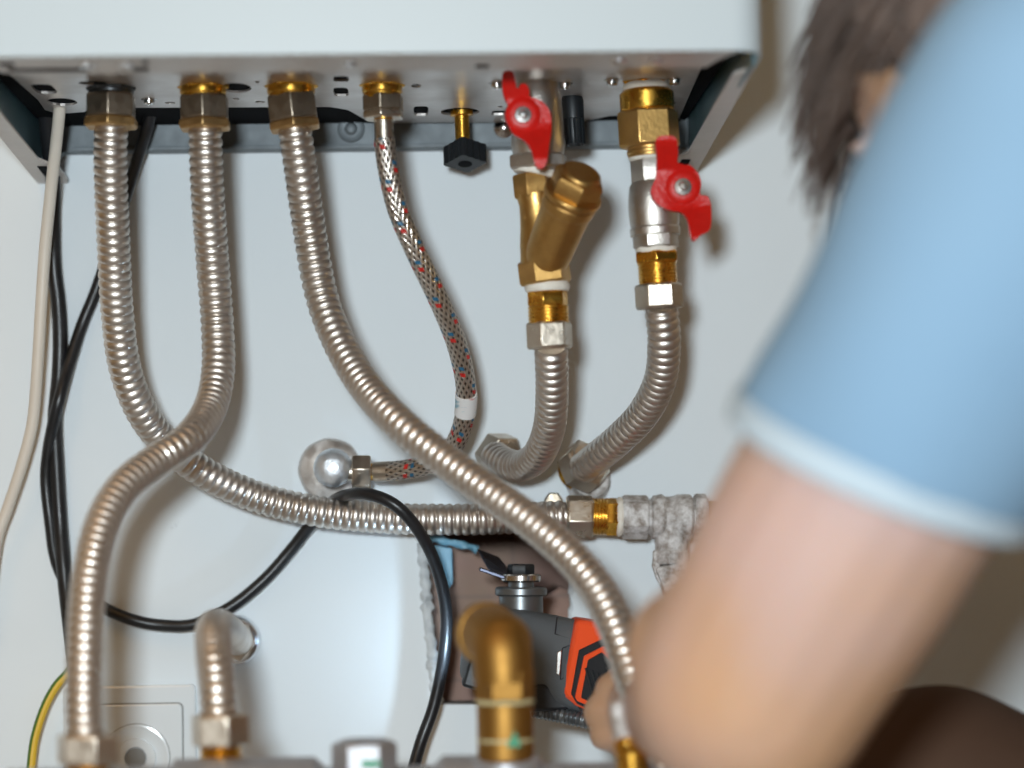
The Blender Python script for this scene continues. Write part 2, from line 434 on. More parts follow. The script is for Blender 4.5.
bm = bmesh.new(); add_prism(bm, jag([P(x, y, -.044) for x, y in ((410, 540), (448, 545), (478, 552), (500, 570), (512, 590), (540, 600), (560, 588), (590, 600), (590, 720), (410, 720))], 4, .0016), Vector((0, .08, 0)))
obj('wall_masonry', bm, M['brick'], smooth=0, kind='structure')
# broken plaster edge at left of the recess
def lump_strip(name, pxs, m, r, d, label=None):
    bm = bmesh.new(); add_sweep(bm, [P(x, y, d) for x, y in pxs], lambda s, L: r * (.55 + .75 * abs(noise.noise(Vector((s * 140, 3.1, 0))))), ds=.0015, seg=9)
    for v in bm.verts:
        v.co += noise.noise_vector(v.co * 260) * .0013
    return obj(name, bm, m, smooth=50, kind='structure')
lump_strip('trim_1', [(421, 543), (424, 570), (427, 610), (431, 650), (436, 690), (439, 703)], M['plaster'], .0050, -.001)
lump_strip('trim_2', [(424, 538), (445, 541), (466, 546), (478, 550)], M['tape'], .0032, -.004)
lump_strip('trim_3', [(572, 572), (574, 600), (571, 625)], M['plaster'], .0040, -.003)
bm = bmesh.new(); add_prism(bm, [P(434, 545, -.006), P(452, 548, -.006), P(453, 582, -.006), P(447, 592, -.006), P(437, 588, -.006)], Vector((0, .004, 0)))
obj('trim_4', bm, M['tape'], smooth=0, bevel=.0006, kind='structure')
# ledge of the recess
bm = bmesh.new(); add_box(bm, ((xa + xb) / 2, .035, P(500, 704, 0).z - .0025), xb - xa - .006, .05, .004)
obj('trim_5', bm, mat('grey_mortar_ledge', (.10, .105, .115), .8), smooth=0, kind='structure')
bm = bmesh.new(); add_box(bm, (.15, -1.0, -.02), 2.9, 2.1, .04)
obj('floor', bm, M['floor'], smooth=0, kind='structure')

# ------------------------------------------------------------------ boiler
HP = Z0 + .2432                   # underside of the bottom plate
XR = P(690, 168, 0).x; XL = P(38, 190, 0).x
XF_R = P(766, 60, .33).x; 
XRF = max(XR, XF_R - .001)
print('boiler x', XL, XR, XF_R)
XR = XF_R
HB_F = P(430, 53, .33).z; HB_R = (P(692, 171, 0).z + P(40, 189, 0).z) / 2
print('heights', HB_F - Z0, HB_R - Z0)
boiler = thing('wall_boiler', 'white enamelled wall-hung boiler whose bottom plate carries all the pipe connections', 'boiler', ((XL + XR) / 2, 0, HB_R))
TOPZ = HB_F + .68
DF = .330
# casing: U shaped plan with rounded front corners, 1.5 mm sheet
def uplan(inset):
    r = .016; pts = []
    pts.append((XL + inset, 0))
    for k in range(7):
        an = PI / 2 * k / 6
        pts.append((XL + inset + (r - inset) * (1 - math.cos(an)), -(DF - r) - (r - inset) * math.sin(an)))
    for k in range(7):
        an = PI / 2 * k / 6
        pts.append((XR - inset - (r - inset) * (1 - math.sin(an)), -(DF - r) - (r - inset) * math.cos(an)))
    pts.append((XR - inset, 0))
    return pts
def zbot(y): return HB_R + (HB_F - HB_R) * min(1, (-y) / .315)
bm = bmesh.new()
po, pi_ = uplan(0), uplan(.0016)
# densify
g = []
for pl in (po, pi_):
    g.append(([bm.verts.new((x, y, zbot(y))) for x, y in pl], [bm.verts.new((x, y, TOPZ)) for x, y in pl]))
n = len(po)
for i in range(n - 1):
    bm.faces.new((g[0][0][i], g[0][0][i + 1], g[0][1][i + 1], g[0][1][i]))
    bm.faces.new((g[1][0][i], g[1][1][i], g[1][1][i + 1], g[1][0][i + 1]))
    bm.faces.new((g[0][0][i], g[1][0][i], g[1][0][i + 1], g[0][0][i + 1]))
    bm.faces.new((g[0][1][i], g[0][1][i + 1], g[1][1][i + 1], g[1][1][i]))
for i in (0, n - 1): bm.faces.new((g[0][0][i], g[0][1][i], g[1][1][i], g[1][0][i]))
bm.faces.new(g[0][1])
obj('casing', bm, M['casing'], boiler, smooth=40)
# side flanges, with slot
def side_flange(sgn):
    xs = XR - .0005 if sgn > 0 else XL + .0005
    out = [(0, -.0), (.0175, -.0), (.0200, -.012), (.0200, -.050), (.0115, -.075), (.0105, -.20), (.0090, -.275), (0, -.292)]
    bm = bmesh.new()
    pts = [Vector((xs + sgn * .0004 - sgn * a_, y, zbot(y) - .0003)) for a_, y in out]
    add_prism(bm, pts, Vector((0, 0, .0014)))
    o = obj('side_flange', bm, M['flange'], boiler, smooth=0)
    bm = bmesh.new()
    sl = [(.0075, -.022), (.0130, -.022), (.0130, -.056), (.0075, -.056)]
    add_prism(bm, [Vector((xs - sgn * a_, y, zbot(y) - .0007)) for a_, y in sl], Vector((0, 0, .0012)))
    obj('slot', bm, M['dark'], o, smooth=0)
side_flange(1); side_flange(-1)
# inner liners
for nm, xs in (('side_liner', XR - .0032), ('side_liner', XL + .0032)):
    bm = bmesh.new(); add_box(bm, (xs, -.160, HP + .04), .0015, .300, .118)
    obj(nm, bm, M['teal'], boiler, smooth=0)
# front lip with slots
bm = bmesh.new()
lip = [(XL + .014, -.3225), (XR - .013, -.3225), (XR - .020, -.300), (XR - .024, -.280), (XL + .03, -.278), (XL + .02, -.292)]
add_prism(bm, [Vector((x, y, HB_F + .0006)) for x, y in lip], Vector((0, 0, .0014)))
lipo = obj('front_lip', bm, M['flange'], boiler, smooth=0)
zl = HB_F + .0002
for xa_, xb_, ya_, yb_ in ((P(18, 74, .26).x, P(95, 74, .26).x, -.2945, -.290), (P(12, 66, .27).x, P(26, 66, .27).x, -.311, -.305), (P(140, 72, .26).x, P(155, 71, .26).x, -.294, -.289), (P(148, 61, .28).x, P(155, 61, .28).x, -.313, -.309), (P(474, 63, .26).x, P(487, 63, .26).x, -.294, -.290)):
    bm = bmesh.new(); add_box(bm, ((xa_ + xb_) / 2, (ya_ + yb_) / 2, zl), xb_ - xa_, yb_ - ya_, .001)
    obj('slot', bm, M['dark'], lipo, smooth=0, bevel=.0003)
# bright blobs of the clips on the lip
for x, y in ((88, 66), (127, 63), (655, 56), (350, 73), (618, 56)):
    q = P(x, y, .30); bm = bmesh.new()
    add_lathe(bm, Vector((q.x, -.303, HB_F + .0008)), Vector((0, 0, -1)), [(0, .0042), (.001, .0040), (.0017, .0025), (.0019, .0005)], 16)
    obj('clip', bm, M['chrome'], lipo)
# bottom plate
def on_plate(px, py, z=HP):
    """the spot of the plate seen at that pixel"""
    v = RM @ Vector(((px - 512) / FPX, -(py - 384) / FPX, -1.0)); t = (z - CAM.z) / v.z; return CAM + v * t
def sx(px, py): q = on_plate(px, py); return (q.x, q.y)
back = [sx(38, 100), sx(45, 110), sx(58, 114), sx(84, 112), sx(92, 108), sx(330, 107), sx(348, 110), sx(366, 120), sx(380, 123), sx(555, 122), sx(585, 121), sx(610, 116), sx(660, 114), sx(679, 119)]
front = [(XR - .020, -.292), (XL + .012, -.292)]
bm = bmesh.new()
add_prism(bm, [Vector((x, y, HP)) for x, y in back + front], Vector((0, 0, .0014)))
plate = obj('bottom_plate', bm, M['plate'], boiler, smooth=0)
def cut(o, cutters_bm):
    bmesh.ops.recalc_face_normals(cutters_bm, faces=cutters_bm.faces); me = bpy.data.meshes.new('c'); cutters_bm.to_mesh(me); cutters_bm.free(); c = bpy.data.objects.new('c', me); COL.objects.link(c)
    c.location = (0, 0, 0); bpy.context.view_layer.update()
    mo = o.modifiers.new('b', 'BOOLEAN'); mo.operation = 'DIFFERENCE'; mo.object = c; mo.solver = 'EXACT'
    dg = bpy.context.evaluated_depsgraph_get(); nm = bpy.data.meshes.new_from_object(o.evaluated_get(dg))
    o.modifiers.clear(); o.data = nm; bpy.data.objects.remove(c)
bm = bmesh.new(); off = rootloc(boiler)
def hole_at(px, py, rx, ry, seg=20, sq=False):
    q = on_plate(px, py)
    ring = []
    for i in range(seg):
        an = 2 * PI * i / seg; c, s = math.cos(an), math.sin(an)
        if sq: e = .45; c = math.copysign(abs(c) ** e, c); s = math.copysign(abs(s) ** e, s)
        ring.append(Vector((q.x + c * rx, q.y + s * ry, q.z - .004)))
    bm = bmesh.new(); add_prism(bm, ring, Vector((0, 0, .010))); cut(plate, bm)
for a_ in ((341, 79, .0042, .0085, 20, True), (341, 92, .0042, .014, 20, True), (421, 111, .0044, .017, 20, True), (236, 88, .0085, .016), (257, 82, .0013, .003), (236, 99, .0018, .004), (44, 89, .006, .015, 20, True), (62, 102, .0085, .013),
           (460, 112, .0115, .015), (416, 86, .0028, .006), (170, 103, .0030, .004), (260, 102, .003, .004), (500, 107, .0018, .003), (499, 113, .0045, .008, 20, True), (93, 83, .008, .006), (565, 98, .0016, .0015)):
    hole_at(*a_)
# black box added right above the plate so its holes look dark
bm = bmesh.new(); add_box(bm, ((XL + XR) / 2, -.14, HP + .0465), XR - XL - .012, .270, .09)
obj('dark_backing', bm, M['dark'], boiler, smooth=0)
# screws under the plate
for x, y in ((149, 99), (497, 83), (565, 83), (612, 80), (674, 79), (668, 103)):
    q = on_plate(x, y); bm = bmesh.new()
    add_lathe(bm, q + Vector((0, 0, .0005)), Vector((0, 0, -1)), [(0, .0046), (.0008, .0046), (.001, .0034), (.0030, .0031), (.0038, .0022), (.0038, .0011), (.0026, .0009)], 20)
    obj('screw', bm, M['steel'], boiler)
# short turned lug at left
# brass outlets (parts of the boiler)
D1 = .155
def outlet(x, ytop, ybot, wtop, wbody, m, lab):
    ln = Line(x, ytop, x, ybot, D1)
    k0 = ytop - 12
    bm = bmesh.new()
    piece(bm, ln, 'cyl', k0, ytop, wbody * .9)
    piece(bm, ln, 'hex', ytop - 2, ytop + 5, wtop, 0.5)
    piece(bm, ln, 'prof', ytop + 4, ybot + 2, 0, prof=[(0, wbody + 1), (.5, wbody), (.55, wbody - 2), (1, wbody - 2)])
    return obj('pipe_outlet', bm, M[m], boiler, bevel=.0003, label=lab)
outlet(111, 86, 96, 50, 45, 'collar', 'dark oxidised outlet collar at the left')
outlet(203, 84, 98, 52, 46, 'brass', 'brass outlet collar')
outlet(291, 83, 98, 55, 48, 'brass', 'brass outlet collar')
outlet(382, 82, 97, 47, 40, 'brass', 'small brass outlet collar')

# mounting rail
r0 = P(64, 152, .012); r1 = P(688, 146, .012)
bm = bmesh.new(); zlow = P(350, 149.5, .012).z
rp = []
xl, xr = r0.x, XR - .004
for k in range(6):
    an = PI / 2 * k / 5; rp.append(Vector((xl + .006 * (1 - math.cos(an)) , -.012, zlow - 0 + .006 * 0 + .0)) if False else Vector((xl - .004 + .004 * math.sin(an), -.012, zlow - .004 + .004 * math.cos(an) - 0)))
rp = [Vector((xl - .010, -.012, zlow + .05)), Vector((xl - .010, -.012, zlow - .006)), Vector((xl - .004, -.012, zlow - .006)), Vector((xl - .003, -.012, zlow - .002)), Vector((xl, -.012, zlow)),
      Vector((xr, -.012, zlow)), Vector((xr, -.012, zlow + .05))]
add_prism(bm, rp, Vector((0, .0118, 0)))
rail = thing('mounting_rail', 'grey metal mounting rail on the wall behind the boiler plate', 'rail', (0, 0, zlow))
obj('rail_strip', bm, M['rail'], rail, smooth=0, bevel=.0008)
bm = bmesh.new(); add_box(bm, ((xl + xr) / 2, -.0135, zlow + .0015), xr - xl - .01, .003, .0022)
obj('folded_edge', bm, M['rail'], rail, smooth=0, bevel=.0005)
q = P(351, 129, .013); bm = bmesh.new()
add_lathe(bm, q, Vector((0, -1, 0)), [(-.002, .0085), (.0004, .0083), (.0012, .0074), (.0006, .0062), (.0006, .0040), (.0016, .0036), (.0034, .0026), (.0040, .001)], 32)
obj('rivet', bm, M['rail'], rail, label='round rivet in a pressed ring')
q = P(504, 128, .013); bm = bmesh.new()
add_lathe(bm, q, Vector((0, -1, 0)), [(-.002, .0065), (.0004, .0063), (.0016, .0040), (.0034, .0026), (.0040, .001)], 32)
obj('rivet', bm, M['steel'], rail)

# ------------------------------------------------------------------ hoses
def nut(root, ln, p0, p1, w, m='nickel', rot=0.0, flange=0, label=None):
    bm = bmesh.new(); piece(bm, ln, 'hex', p0, p1, w, rot)
    if flange: piece(bm, ln, 'cyl', p1 - 1, p1 + flange, w * .86)
    return obj('nut', bm, M[m], root, bevel=.0005, smooth=30, label=label)
# hose A : leftmost, down and then right along the wall
hA = thing('corrugated_hose', 'corrugated steel hose from leftmost boiler outlet, curving low along wall to the scaled valve', 'hose', P(111, 92, D1))
corr_tube(hA, [(111, 124, .155), (110.5, 170, .147), (113, 235, .132), (117, 310, .115), (125, 368, .100), (142, 412, .085), (168, 445, .068), (205, 473, .056), (255, 496, .044), (315, 511, .040), (385, 518, .038), (455, 519.5, .038), (520, 518, .038), (566, 516, .038)])
ln = Line(111, 95, 111, 128, D1)
nut(hA, ln, 94, 119, 46, 'nickeldark', 0.0); part(hA, 'nut_collar', 'brassold', ln, 'hex', 118, 128, 50, 0.0, label='tan lower rim of the nut')
lh = Line(550, 516, 700, 518, .038)
nut(hA, lh, 566, 593, 38, 'nickel', .25)
# hose B
hB = thing('corrugated_hose', 'corrugated steel hose swinging from second outlet across the first hose down to lower left nut', 'hose', P(204, 92, D1))
corr_tube(hB, [(205, 124, .155), (207, 185, .147), (212, 255, .130), (217, 320, .122), (218, 370, .130), (210, 408, .150), (190, 438, .182), (158, 460, .200), (125, 486, .222), (103, 522, .242), (90, 575, .262), (85, 640, .280), (84, 700, .290), (85, 742, .295)])
ln = Line(204, 95, 205, 128, D1)
nut(hB, ln, 96, 121, 46, 'nickeldark', 0.0); part(hB, 'nut_collar', 'brassold', ln, 'hex', 120, 130, 49, 0.0, label='tan lower rim of the nut')
lb = Line(87, 700, 88, 790, .295)
nut(hB, lb, 734, 764, 62, 'nickel', FL + .12)
# hose C
hC = thing('corrugated_hose', 'thick corrugated steel hose from third outlet sweeping diagonally in front down to the right', 'hose', P(292, 92, D1))
corr_tube(hC, [(294, 124, .155), (300, 165, .148), (309, 228, .134), (320, 290, .128), (337, 338, .137), (363, 383, .156), (398, 422, .184), (438, 455, .198), (482, 487, .212), (527, 519, .228), (567, 553, .244), (597, 589, .258), (616, 628, .270), (633, 680, .280), (652, 725, .285), (668, 765, .287)])
ln = Line(291, 95, 295, 128, D1)
nut(hC, ln, 95, 122, 47, 'nickeldark', 0.0); part(hC, 'nut_collar', 'brassold', ln, 'hex', 121, 130, 49, 0.0, label='tan lower rim of the nut')
nut(hC, Line(668, 755, 676, 850, .287), 758, 782, 56, 'nickel', FL)
# braided hose
hD = thing('braided_hose', 'thin braided steel hose with red and blue flecks and a white label', 'hose', P(383, 92, D1))
bp_ = [(384, 138, .155), (388, 168, .153), (398, 210, .149), (416, 252, .142), (438, 298, .130), (456, 342, .115), (465, 380, .100), (465.5, 410, .086), (458, 438, .073), (443, 457, .062), (424, 466, .054), (402, 470, .048), (388, 471.5, .044)]
bm = bmesh.new(); LL = add_sweep(bm, PT(bp_), lambda s, L: .0059, ds=.0012, seg=28, uvl=True)
bm2 = bm
o = obj('braided_tube', bm2, M['braid'], hD, smooth=60); o.data.uv_layers[0].name = 'UVMap'
bm = bmesh.new(); sam, L_ = spline(PT(bp_), .002)
def s_at(py, after=0):
    best = min(sam, key=lambda t: (t[0] - P(466, py, .09)).length); return best[1]
s_a, s_b = s_at(389) , s_at(423)
add_sweep(bm, PT(bp_), lambda s, L: .0064, ds=.001, seg=32, s0=s_a / L_, s1=s_b / L_)
obj('paper_label', bm, M['label'], hD, smooth=60, label='white paper label wrapped around the braid')
ln = Line(382.5, 95, 384.5, 143, D1)
nut(hD, ln, 95, 112, 38, 'nickeldark', 0.12); part(hD, 'nut_collar', 'nickel', ln, 'hex', 111, 119, 38, .12)
parts(hD, 'neck', 'brass', ln, [('cyl', 111, 126, 19)], 'short brass neck')
parts(hD, 'ferrule', 'nickel', ln, [('cyl', 119, 143, 19.5), ('ring', 120, 123, 21), ('ring', 139, 143, 21.5)])
lf = Line(398, 471, 368, 472, .046, .040)
parts(hD, 'ferrule', 'nickel', lf, [('cyl', 400, 374, 20), ('ring', 400, 396, 21.5)])
parts(hD, 'neck', 'brass', lf, [('cyl', 376, 369, 17)], 'short brass neck')
nut(hD, Line(372, 472, 350, 472, .040), 371, 352, 31, 'nickel', .15)
# angle valve on the wall
av = thing('angle_valve', 'small chrome domed angle valve with wall rosette feeding the braided hose', 'valve', P(335, 470, 0))
q = P(330, 470, 0); ax = Vector((0, -1, 0))
bm = bmesh.new(); add_lathe(bm, q, ax, [(0, .0195), (.0015, .0195), (.004, .0180), (.006, .0125), (.0065, .0085), (.012, .008)], 40)
for v in bm.verts: v.co += noise.noise_vector(v.co * 120) * .0006
obj('rosette', bm, M['rosette'], av)
bm = bmesh.new(); q = P(335, 469, 0); add_lathe(bm, q, ax, [(.0, .008), (.026, .0088), (.028, .0114), (.034, .0118), (.037, .0116), (.0405, .0104), (.043, .0080), (.0445, .0050), (.0450, .0004)], 48)
obj('valve_body', bm, mat('satin_chrome', (.80, .85, .90), .42, .85, .4, 200, (.6, .62, .66), bump=.3, bscale=500), av)
bm = bmesh.new(); piece(bm, Line(355, 472, 335, 472, .035), 'cyl', 354, 338, 18); obj('side_port', bm, M['nickel'], av)

# ------------------------------------------------------------------ filling tap (black knob)
q0 = on_plate(461, 113)
ft = thing('filling_tap', 'square black plastic tap knob on thin brass stem under boiler', 'tap', q0)
dk = -q0.y
bot = P(462.5, 147, dk)
bm = bmesh.new(); ax = (bot - q0)
add_lathe(bm, q0 + Vector((0, 0, .012)), ax, [(0, .0046), (.010, .0046), (.0105, .0068), (.0135, .0068), (.014, .0044), (ax.length + .012, .0044)], 24)
obj('stem', bm, M['brass'], ft)
bm = bmesh.new()
R = Matrix.Rotation(math.radians(38), 3, 'Z')
kz = P(465, 164, dk).z; kt = P(465, 144, dk).z; kc = P(465, 155, dk)
side = .0175; prof = []
outl = []
for i in range(4):
    for k in range(8):
        a_ = -1 + 2 * k / 8
        c = [(a_, -1), (1, a_), (-a_, 1), (-1, -a_)][i]
        e = 1.0 if k % 2 else .94
        outl.append(R @ Vector((c[0] * side / 2 * e, c[1] * side / 2 * e, 0)))
outl = [Vector((p.x * 1.12, p.y * 1.12, 0)) for p in outl]
TK = Matrix.Rotation(math.radians(-17), 3, 'X'); add_prism(bm, [Vector((kc.x, kc.y, kz)) + TK @ p for p in outl], TK @ Vector((0, 0, kt - kz)))
kn = obj('knob', bm, M['blackpl'], ft, smooth=0, bevel=.0004)
bm = bmesh.new(); add_lathe(bm, Vector((kc.x, kc.y, kz)) + TK @ Vector((0, 0, .0003)), TK @ Vector((0, 0, -1)), [(0, .0042), (.0006, .0042), (.0007, .0030)], 20)
obj('cap', bm, M['dark'], kn)  # black disc painting the dark of the round hole under the knob
# black drain plug
q0 = on_plate(572, 97); dd = -q0.y
dp = thing('drain_plug', 'small ribbed black plastic drain plug hanging beside left red valve', 'plug', q0)
ln = Line(572, 98, 575, 146, dd)
bm = bmesh.new(); piece(bm, ln, 'prof', 96, 147, 0, prof=[(0, 20), (.1, 23), (.45, 22), (.46, 19), (.7, 19), (.9, 17), (1.0, 12)])
obj('plug_body', bm, M['blackpl'], dp)
bm = bmesh.new()
a_, u, v = frame_for(ln.a)
for i in range(12):
    an = 2 * PI * i / 12; c = ln.at(131) + (u * math.cos(an) + v * math.sin(an)) * 9.6 * ln.m
    add_lathe(bm, c - a_ * .008, a_, [(0, .0008), (.016, .0007)], 6)
obj('grip_ribs', bm, M['blackpl'], dp)

# ------------------------------------------------------------------ handle builder
def handle(root, outline, d, th, lift, screw, scr_r, ln_for_stem=None):
    """outline in pixels; lift(px,py) gives how far each spot bends towards the camera"""
    pts = smooth_outline([Vector((x, y)) for x, y in outline], 4)
    bm = bmesh.new()
    vs = [bm.verts.new((p.x, p.y, 0)) for p in pts]
    f = bm.faces.new(vs)
    bmesh.ops.triangulate(bm, faces=[f])
    bmesh.ops.subdivide_edges(bm, edges=bm.edges[:], cuts=2, use_grid_fill=True)
    ret = bmesh.ops.extrude_face_region(bm, geom=bm.faces[:]); top = set(v for v in ret['geom'] if isinstance(v, bmesh.types.BMVert))
    for v in bm.verts:
        dd_ = d + lift(v.co.x, v.co.y)
        q = P(v.co.x, v.co.y, dd_)
        v.co = q + (Vector((0, -th, 0)) if v in top else Vector((0, 0, 0)))
    q = P(screw[0], screw[1], d + th)
    add_lathe(bm, q, Vector((0, -1, 0)), [(-.003, .0100), (.0008, .0096), (.0018, .0082), (.0024, .0064), (.0024, .0030)], 32)
    h = obj('handle', bm, M['red'], root, smooth=45, bevel=.0012, label='red butterfly handle')
    q = P(screw[0], screw[1], d + th + .0016)
    bm = bmesh.new(); add_lathe(bm, q, Vector((.02, -1, .03)), [(-.001, scr_r * 1.12), (.0006, scr_r * 1.12), (.0014, scr_r), (.0015, scr_r * .55), (.0040, scr_r * .52), (.0046, scr_r * .38), (.0047, .0003)], 28)
    obj('screw', bm, M['steel'], h)
    return h

# ------------------------------------------------------------------ left red valve
v1 = thing('ball_valve', 'nickel ball valve with red butterfly handle above the brass strainer', 'valve', P(535, 80, D1))
l1 = Line(536, 75, 539, 172, D1)
parts(v1, 'top_nut', 'brassold', l1, [('hex', 70, 80, 40, {'rot': 0.1}), ('cyl', 60, 74, 30)], 'tan brass ring at the top')
bm = bmesh.new(); piece(bm, l1, 'prof', 78, 172, 0, prof=[(0, 34), (.02, 44), (.14, 45), (.18, 49), (.28, 50), (.45, 52), (.6, 53), (.72, 55), (.80, 52), (.86, 50), (.9, 49), (1, 46)])
piece(bm, l1, 'hex', 155, 170, 54, .2)
obj('body', bm, M['valvebody'], v1, bevel=.0003)
parts(v1, 'stem', 'steel', Line(524, 115, 524.5, 125, D1 + .02), [('cyl', 113, 117, 10)])
bm = bmesh.new(); q = P(524, 115, D1 + .012); add_lathe(bm, q, Vector((0, -1, 0)), [(0, .008), (.018, .007)], 20); obj('stem_boss', bm, M['valvebody'], v1)
handle(v1, [(503, 74), (512, 73), (515, 83), (517, 93), (520, 86), (526, 86), (529, 93), (529, 98), (540, 102), (549, 112), (551, 126), (549, 145), (545, 167), (536, 168), (531, 152), (524, 142), (512, 134), (507, 120), (508, 108), (504, 99), (502, 88)],
       D1 + .032, .0055, lambda x, y: .012 * min(1, max(0, (abs(y - 115) - 14) / 30)), (523, 115), .0044)
# Y strainer
ys = thing('strainer', 'cast brass Y strainer with angled capped branch below left red valve', 'strainer', P(538, 172, D1))
l2 = Line(532, 172, 546, 285, D1)
parts(ys, 'thread_tape', 'teflon', Line(537, 165, 534, 180, D1), [('ring', 168, 176, 48)], 'white thread tape')
bm = bmesh.new()
piece(bm, Line(531, 170, 534, 200, D1), 'hex', 174, 198, 40, 0.35)
piece(bm, l2, 'prof', 194, 262, 0, prof=[(0, 38), (.15, 34), (.4, 36), (.7, 42), (1, 46)])
piece(bm, l2, 'hex', 260, 284, 53, .42)
A = P(545, 262, D1 + .002); B = P(577, 184, D1 + .034); ax = B - A; Lb = ax.length
add_lathe(bm, A - ax * .12, ax, [(0, .0095), (.006, .0120), (.014, .0132), (Lb * .62, .0137), (Lb * .80, .0142), (Lb * .82, .0150), (Lb * .92, .0152), (Lb * .93, .0140), (Lb * 1.0, .0138)], 40)
obj('body', bm, M['brassdull'], ys, bevel=.0003)
bm = bmesh.new(); A2 = A - ax * .12 + ax.normalized() * Lb * .95
add_lathe(bm, A2, ax, [(0, .0160), (.0015, .0164), (.0035, .0162), (.0042, .0145)], 40)
add_lathe(bm, A2 + ax.normalized() * .003, ax, [(0, .0146), (.009, .0150), (.0115, .0138)], 6, .3)
add_lathe(bm, A2 + ax.normalized() * .0135, ax, [(0, .0118), (.003, .0112), (.0042, .0095)], 32)
obj('cap', bm, M['brassdull'], ys, bevel=.0004)
# union between strainer and hose
un = thing('threaded_nipple', 'bright brass threaded nipple with white tape under strainer', 'fitting', P(547, 290, D1))
l3 = Line(547, 280, 550, 352, D1)
parts(un, 'thread_tape', 'teflon', l3, [('ring', 282, 292, 46)], 'white thread tape')
parts(un, 'nipple', 'brass', l3, [('hex', 291, 307, 42, {'rot': .3}), ('thread', 306, 324, 42)])
# hose E
hE = thing('corrugated_hose', 'short corrugated steel hose below strainer hooking left into wall nut', 'hose', P(551, 325, D1))
nut(hE, l3, 322, 349, 47, 'nickel', .42)
corr_tube(hE, [(551, 346, .153), (552, 392, .132), (549, 428, .108), (538, 455, .080), (521, 466, .056), (505, 463, .040), (493, 455, .026)])
def wall_nut(root, px, py, d, axis, r, m='nickel', th=.013, rot=0.1):
    q = P(px, py, d); bm = bmesh.new()
    add_lathe(bm, q, axis, [(0, r * .92), (.0012, r), (th - .0012, r), (th, r * .90)], 6, rot)
    add_lathe(bm, q + axis.normalized() * (th - .0005), axis, [(0, r * .8), (.0015, r * .78), (.0018, r * .68)], 32)
    return obj('nut', bm, M[m], root, bevel=.0005, smooth=30)
axE = Vector((.80, -1, -.45)).normalized()
wall_nut(hE, 492, 453, .012, axE, .0150, rot=.4)
bm = bmesh.new(); add_lathe(bm, P(489, 452, 0), axE, [(-.0, .0095), (.014, .0095)], 28)
obj('wall_connector', bm, M['brassold'], hE)
# ------------------------------------------------------------------ right valve
uc = thing('union_coupling', 'heavy brass union coupling with white tape under boiler right side', 'fitting', P(646, 80, D1))
l4 = Line(645, 72, 660, 312, D1)
parts(uc, 'upper_tail', 'brass', l4, [('cyl', 60, 76, 38), ('hex', 73, 84, 44, {'rot': .2})])
parts(uc, 'thread_tape', 'teflon', l4, [('ring', 82, 92, 47)], 'white thread tape')
parts(uc, 'collar', 'brass', l4, [('cyl', 90, 114, 55, {'c': .002})])
bm = bmesh.new(); piece(bm, l4, 'hex', 111, 148, 63, .42); obj('union_nut', bm, M['brassdull'], uc, bevel=.0006, smooth=30)
parts(uc, 'lower_tail', 'brassdull', l4, [('cyl', 144, 158, 45), ('cyl', 150, 155, 47)])
v2 = thing('ball_valve', 'nickel ball valve with red butterfly handle at right, below brass union coupling', 'valve', P(651, 160, D1))
bm = bmesh.new(); piece(bm, l4, 'hex', 158, 184, 42, .5)
piece(bm, l4, 'prof', 182, 236, 0, prof=[(0, 40), (.08, 46), (.3, 50), (.5, 51), (.75, 50), (.85, 48), (.86, 51), (1, 50)])
piece(bm, l4, 'hex', 228, 249, 47, .45)
obj('body', bm, M['valvebody'], v2, bevel=.0004)
parts(v2, 'thread_tape', 'teflon', l4, [('ring', 155, 161, 44)], 'white thread tape')
bm = bmesh.new(); q = P(676, 190, D1 + .008); add_lathe(bm, q, Vector((.25, -1, 0)), [(0, .009), (.014, .0075)], 20); obj('stem_boss', bm, M['valvebody'], v2)
handle(v2, [(655, 141), (665, 137), (675, 140), (677, 155), (676, 170), (687, 166), (697, 175), (700, 186), (699, 196), (707, 198), (710, 210), (709, 230), (700, 236), (693, 242), (689, 234), (687, 222), (681, 214), (668, 211), (655, 204), (650, 192), (655, 178), (656, 160)],
       D1 + .024, .006, lambda x, y: .014 * min(1, max(0, (abs(y - 190) - 18) / 30)), (683, 187), .0046)
un2 = thing('threaded_nipple', 'bright brass threaded nipple with white tape below right-hand ball valve', 'fitting', P(657, 252, D1))
parts(un2, 'thread_tape', 'teflon', l4, [('ring', 246, 255, 42)], 'white thread tape')
parts(un2, 'nipple', 'brass', l4, [('hex', 252, 264, 41, {'rot': .1}), ('thread', 263, 286, 40)])
hF = thing('corrugated_hose', 'short corrugated steel hose under right valve bending left to wall nut', 'hose', P(660, 285, D1))
nut(hF, l4, 284, 309, 49, 'nickel', .55)
corr_tube(hF, [(661, 306, .153), (664, 342, .142), (660, 380, .122), (643, 414, .096), (617, 441, .070), (596, 458, .050), (582, 469, .032)])
axF = Vector((.75, -1, .62)).normalized()
wall_nut(hF, 577, 472, .016, axF, .0158, rot=.1, th=.014)
bm = bmesh.new(); add_lathe(bm, P(572, 476, 0), axF, [(0, .0105), (.017, .0105)], 28)
obj('wall_connector', bm, M['brass'], hF)
bm = bmesh.new(); q = P(588, 482, .0); add_lathe(bm, q, Vector((.1, -1, .1)), [(0, .0140), (.002, .0140), (.004, .0125), (.012, .011), (.013, .009)], 28)
obj('wall_collar', bm, M['limed'], hF, label='scaled collar against the wall')

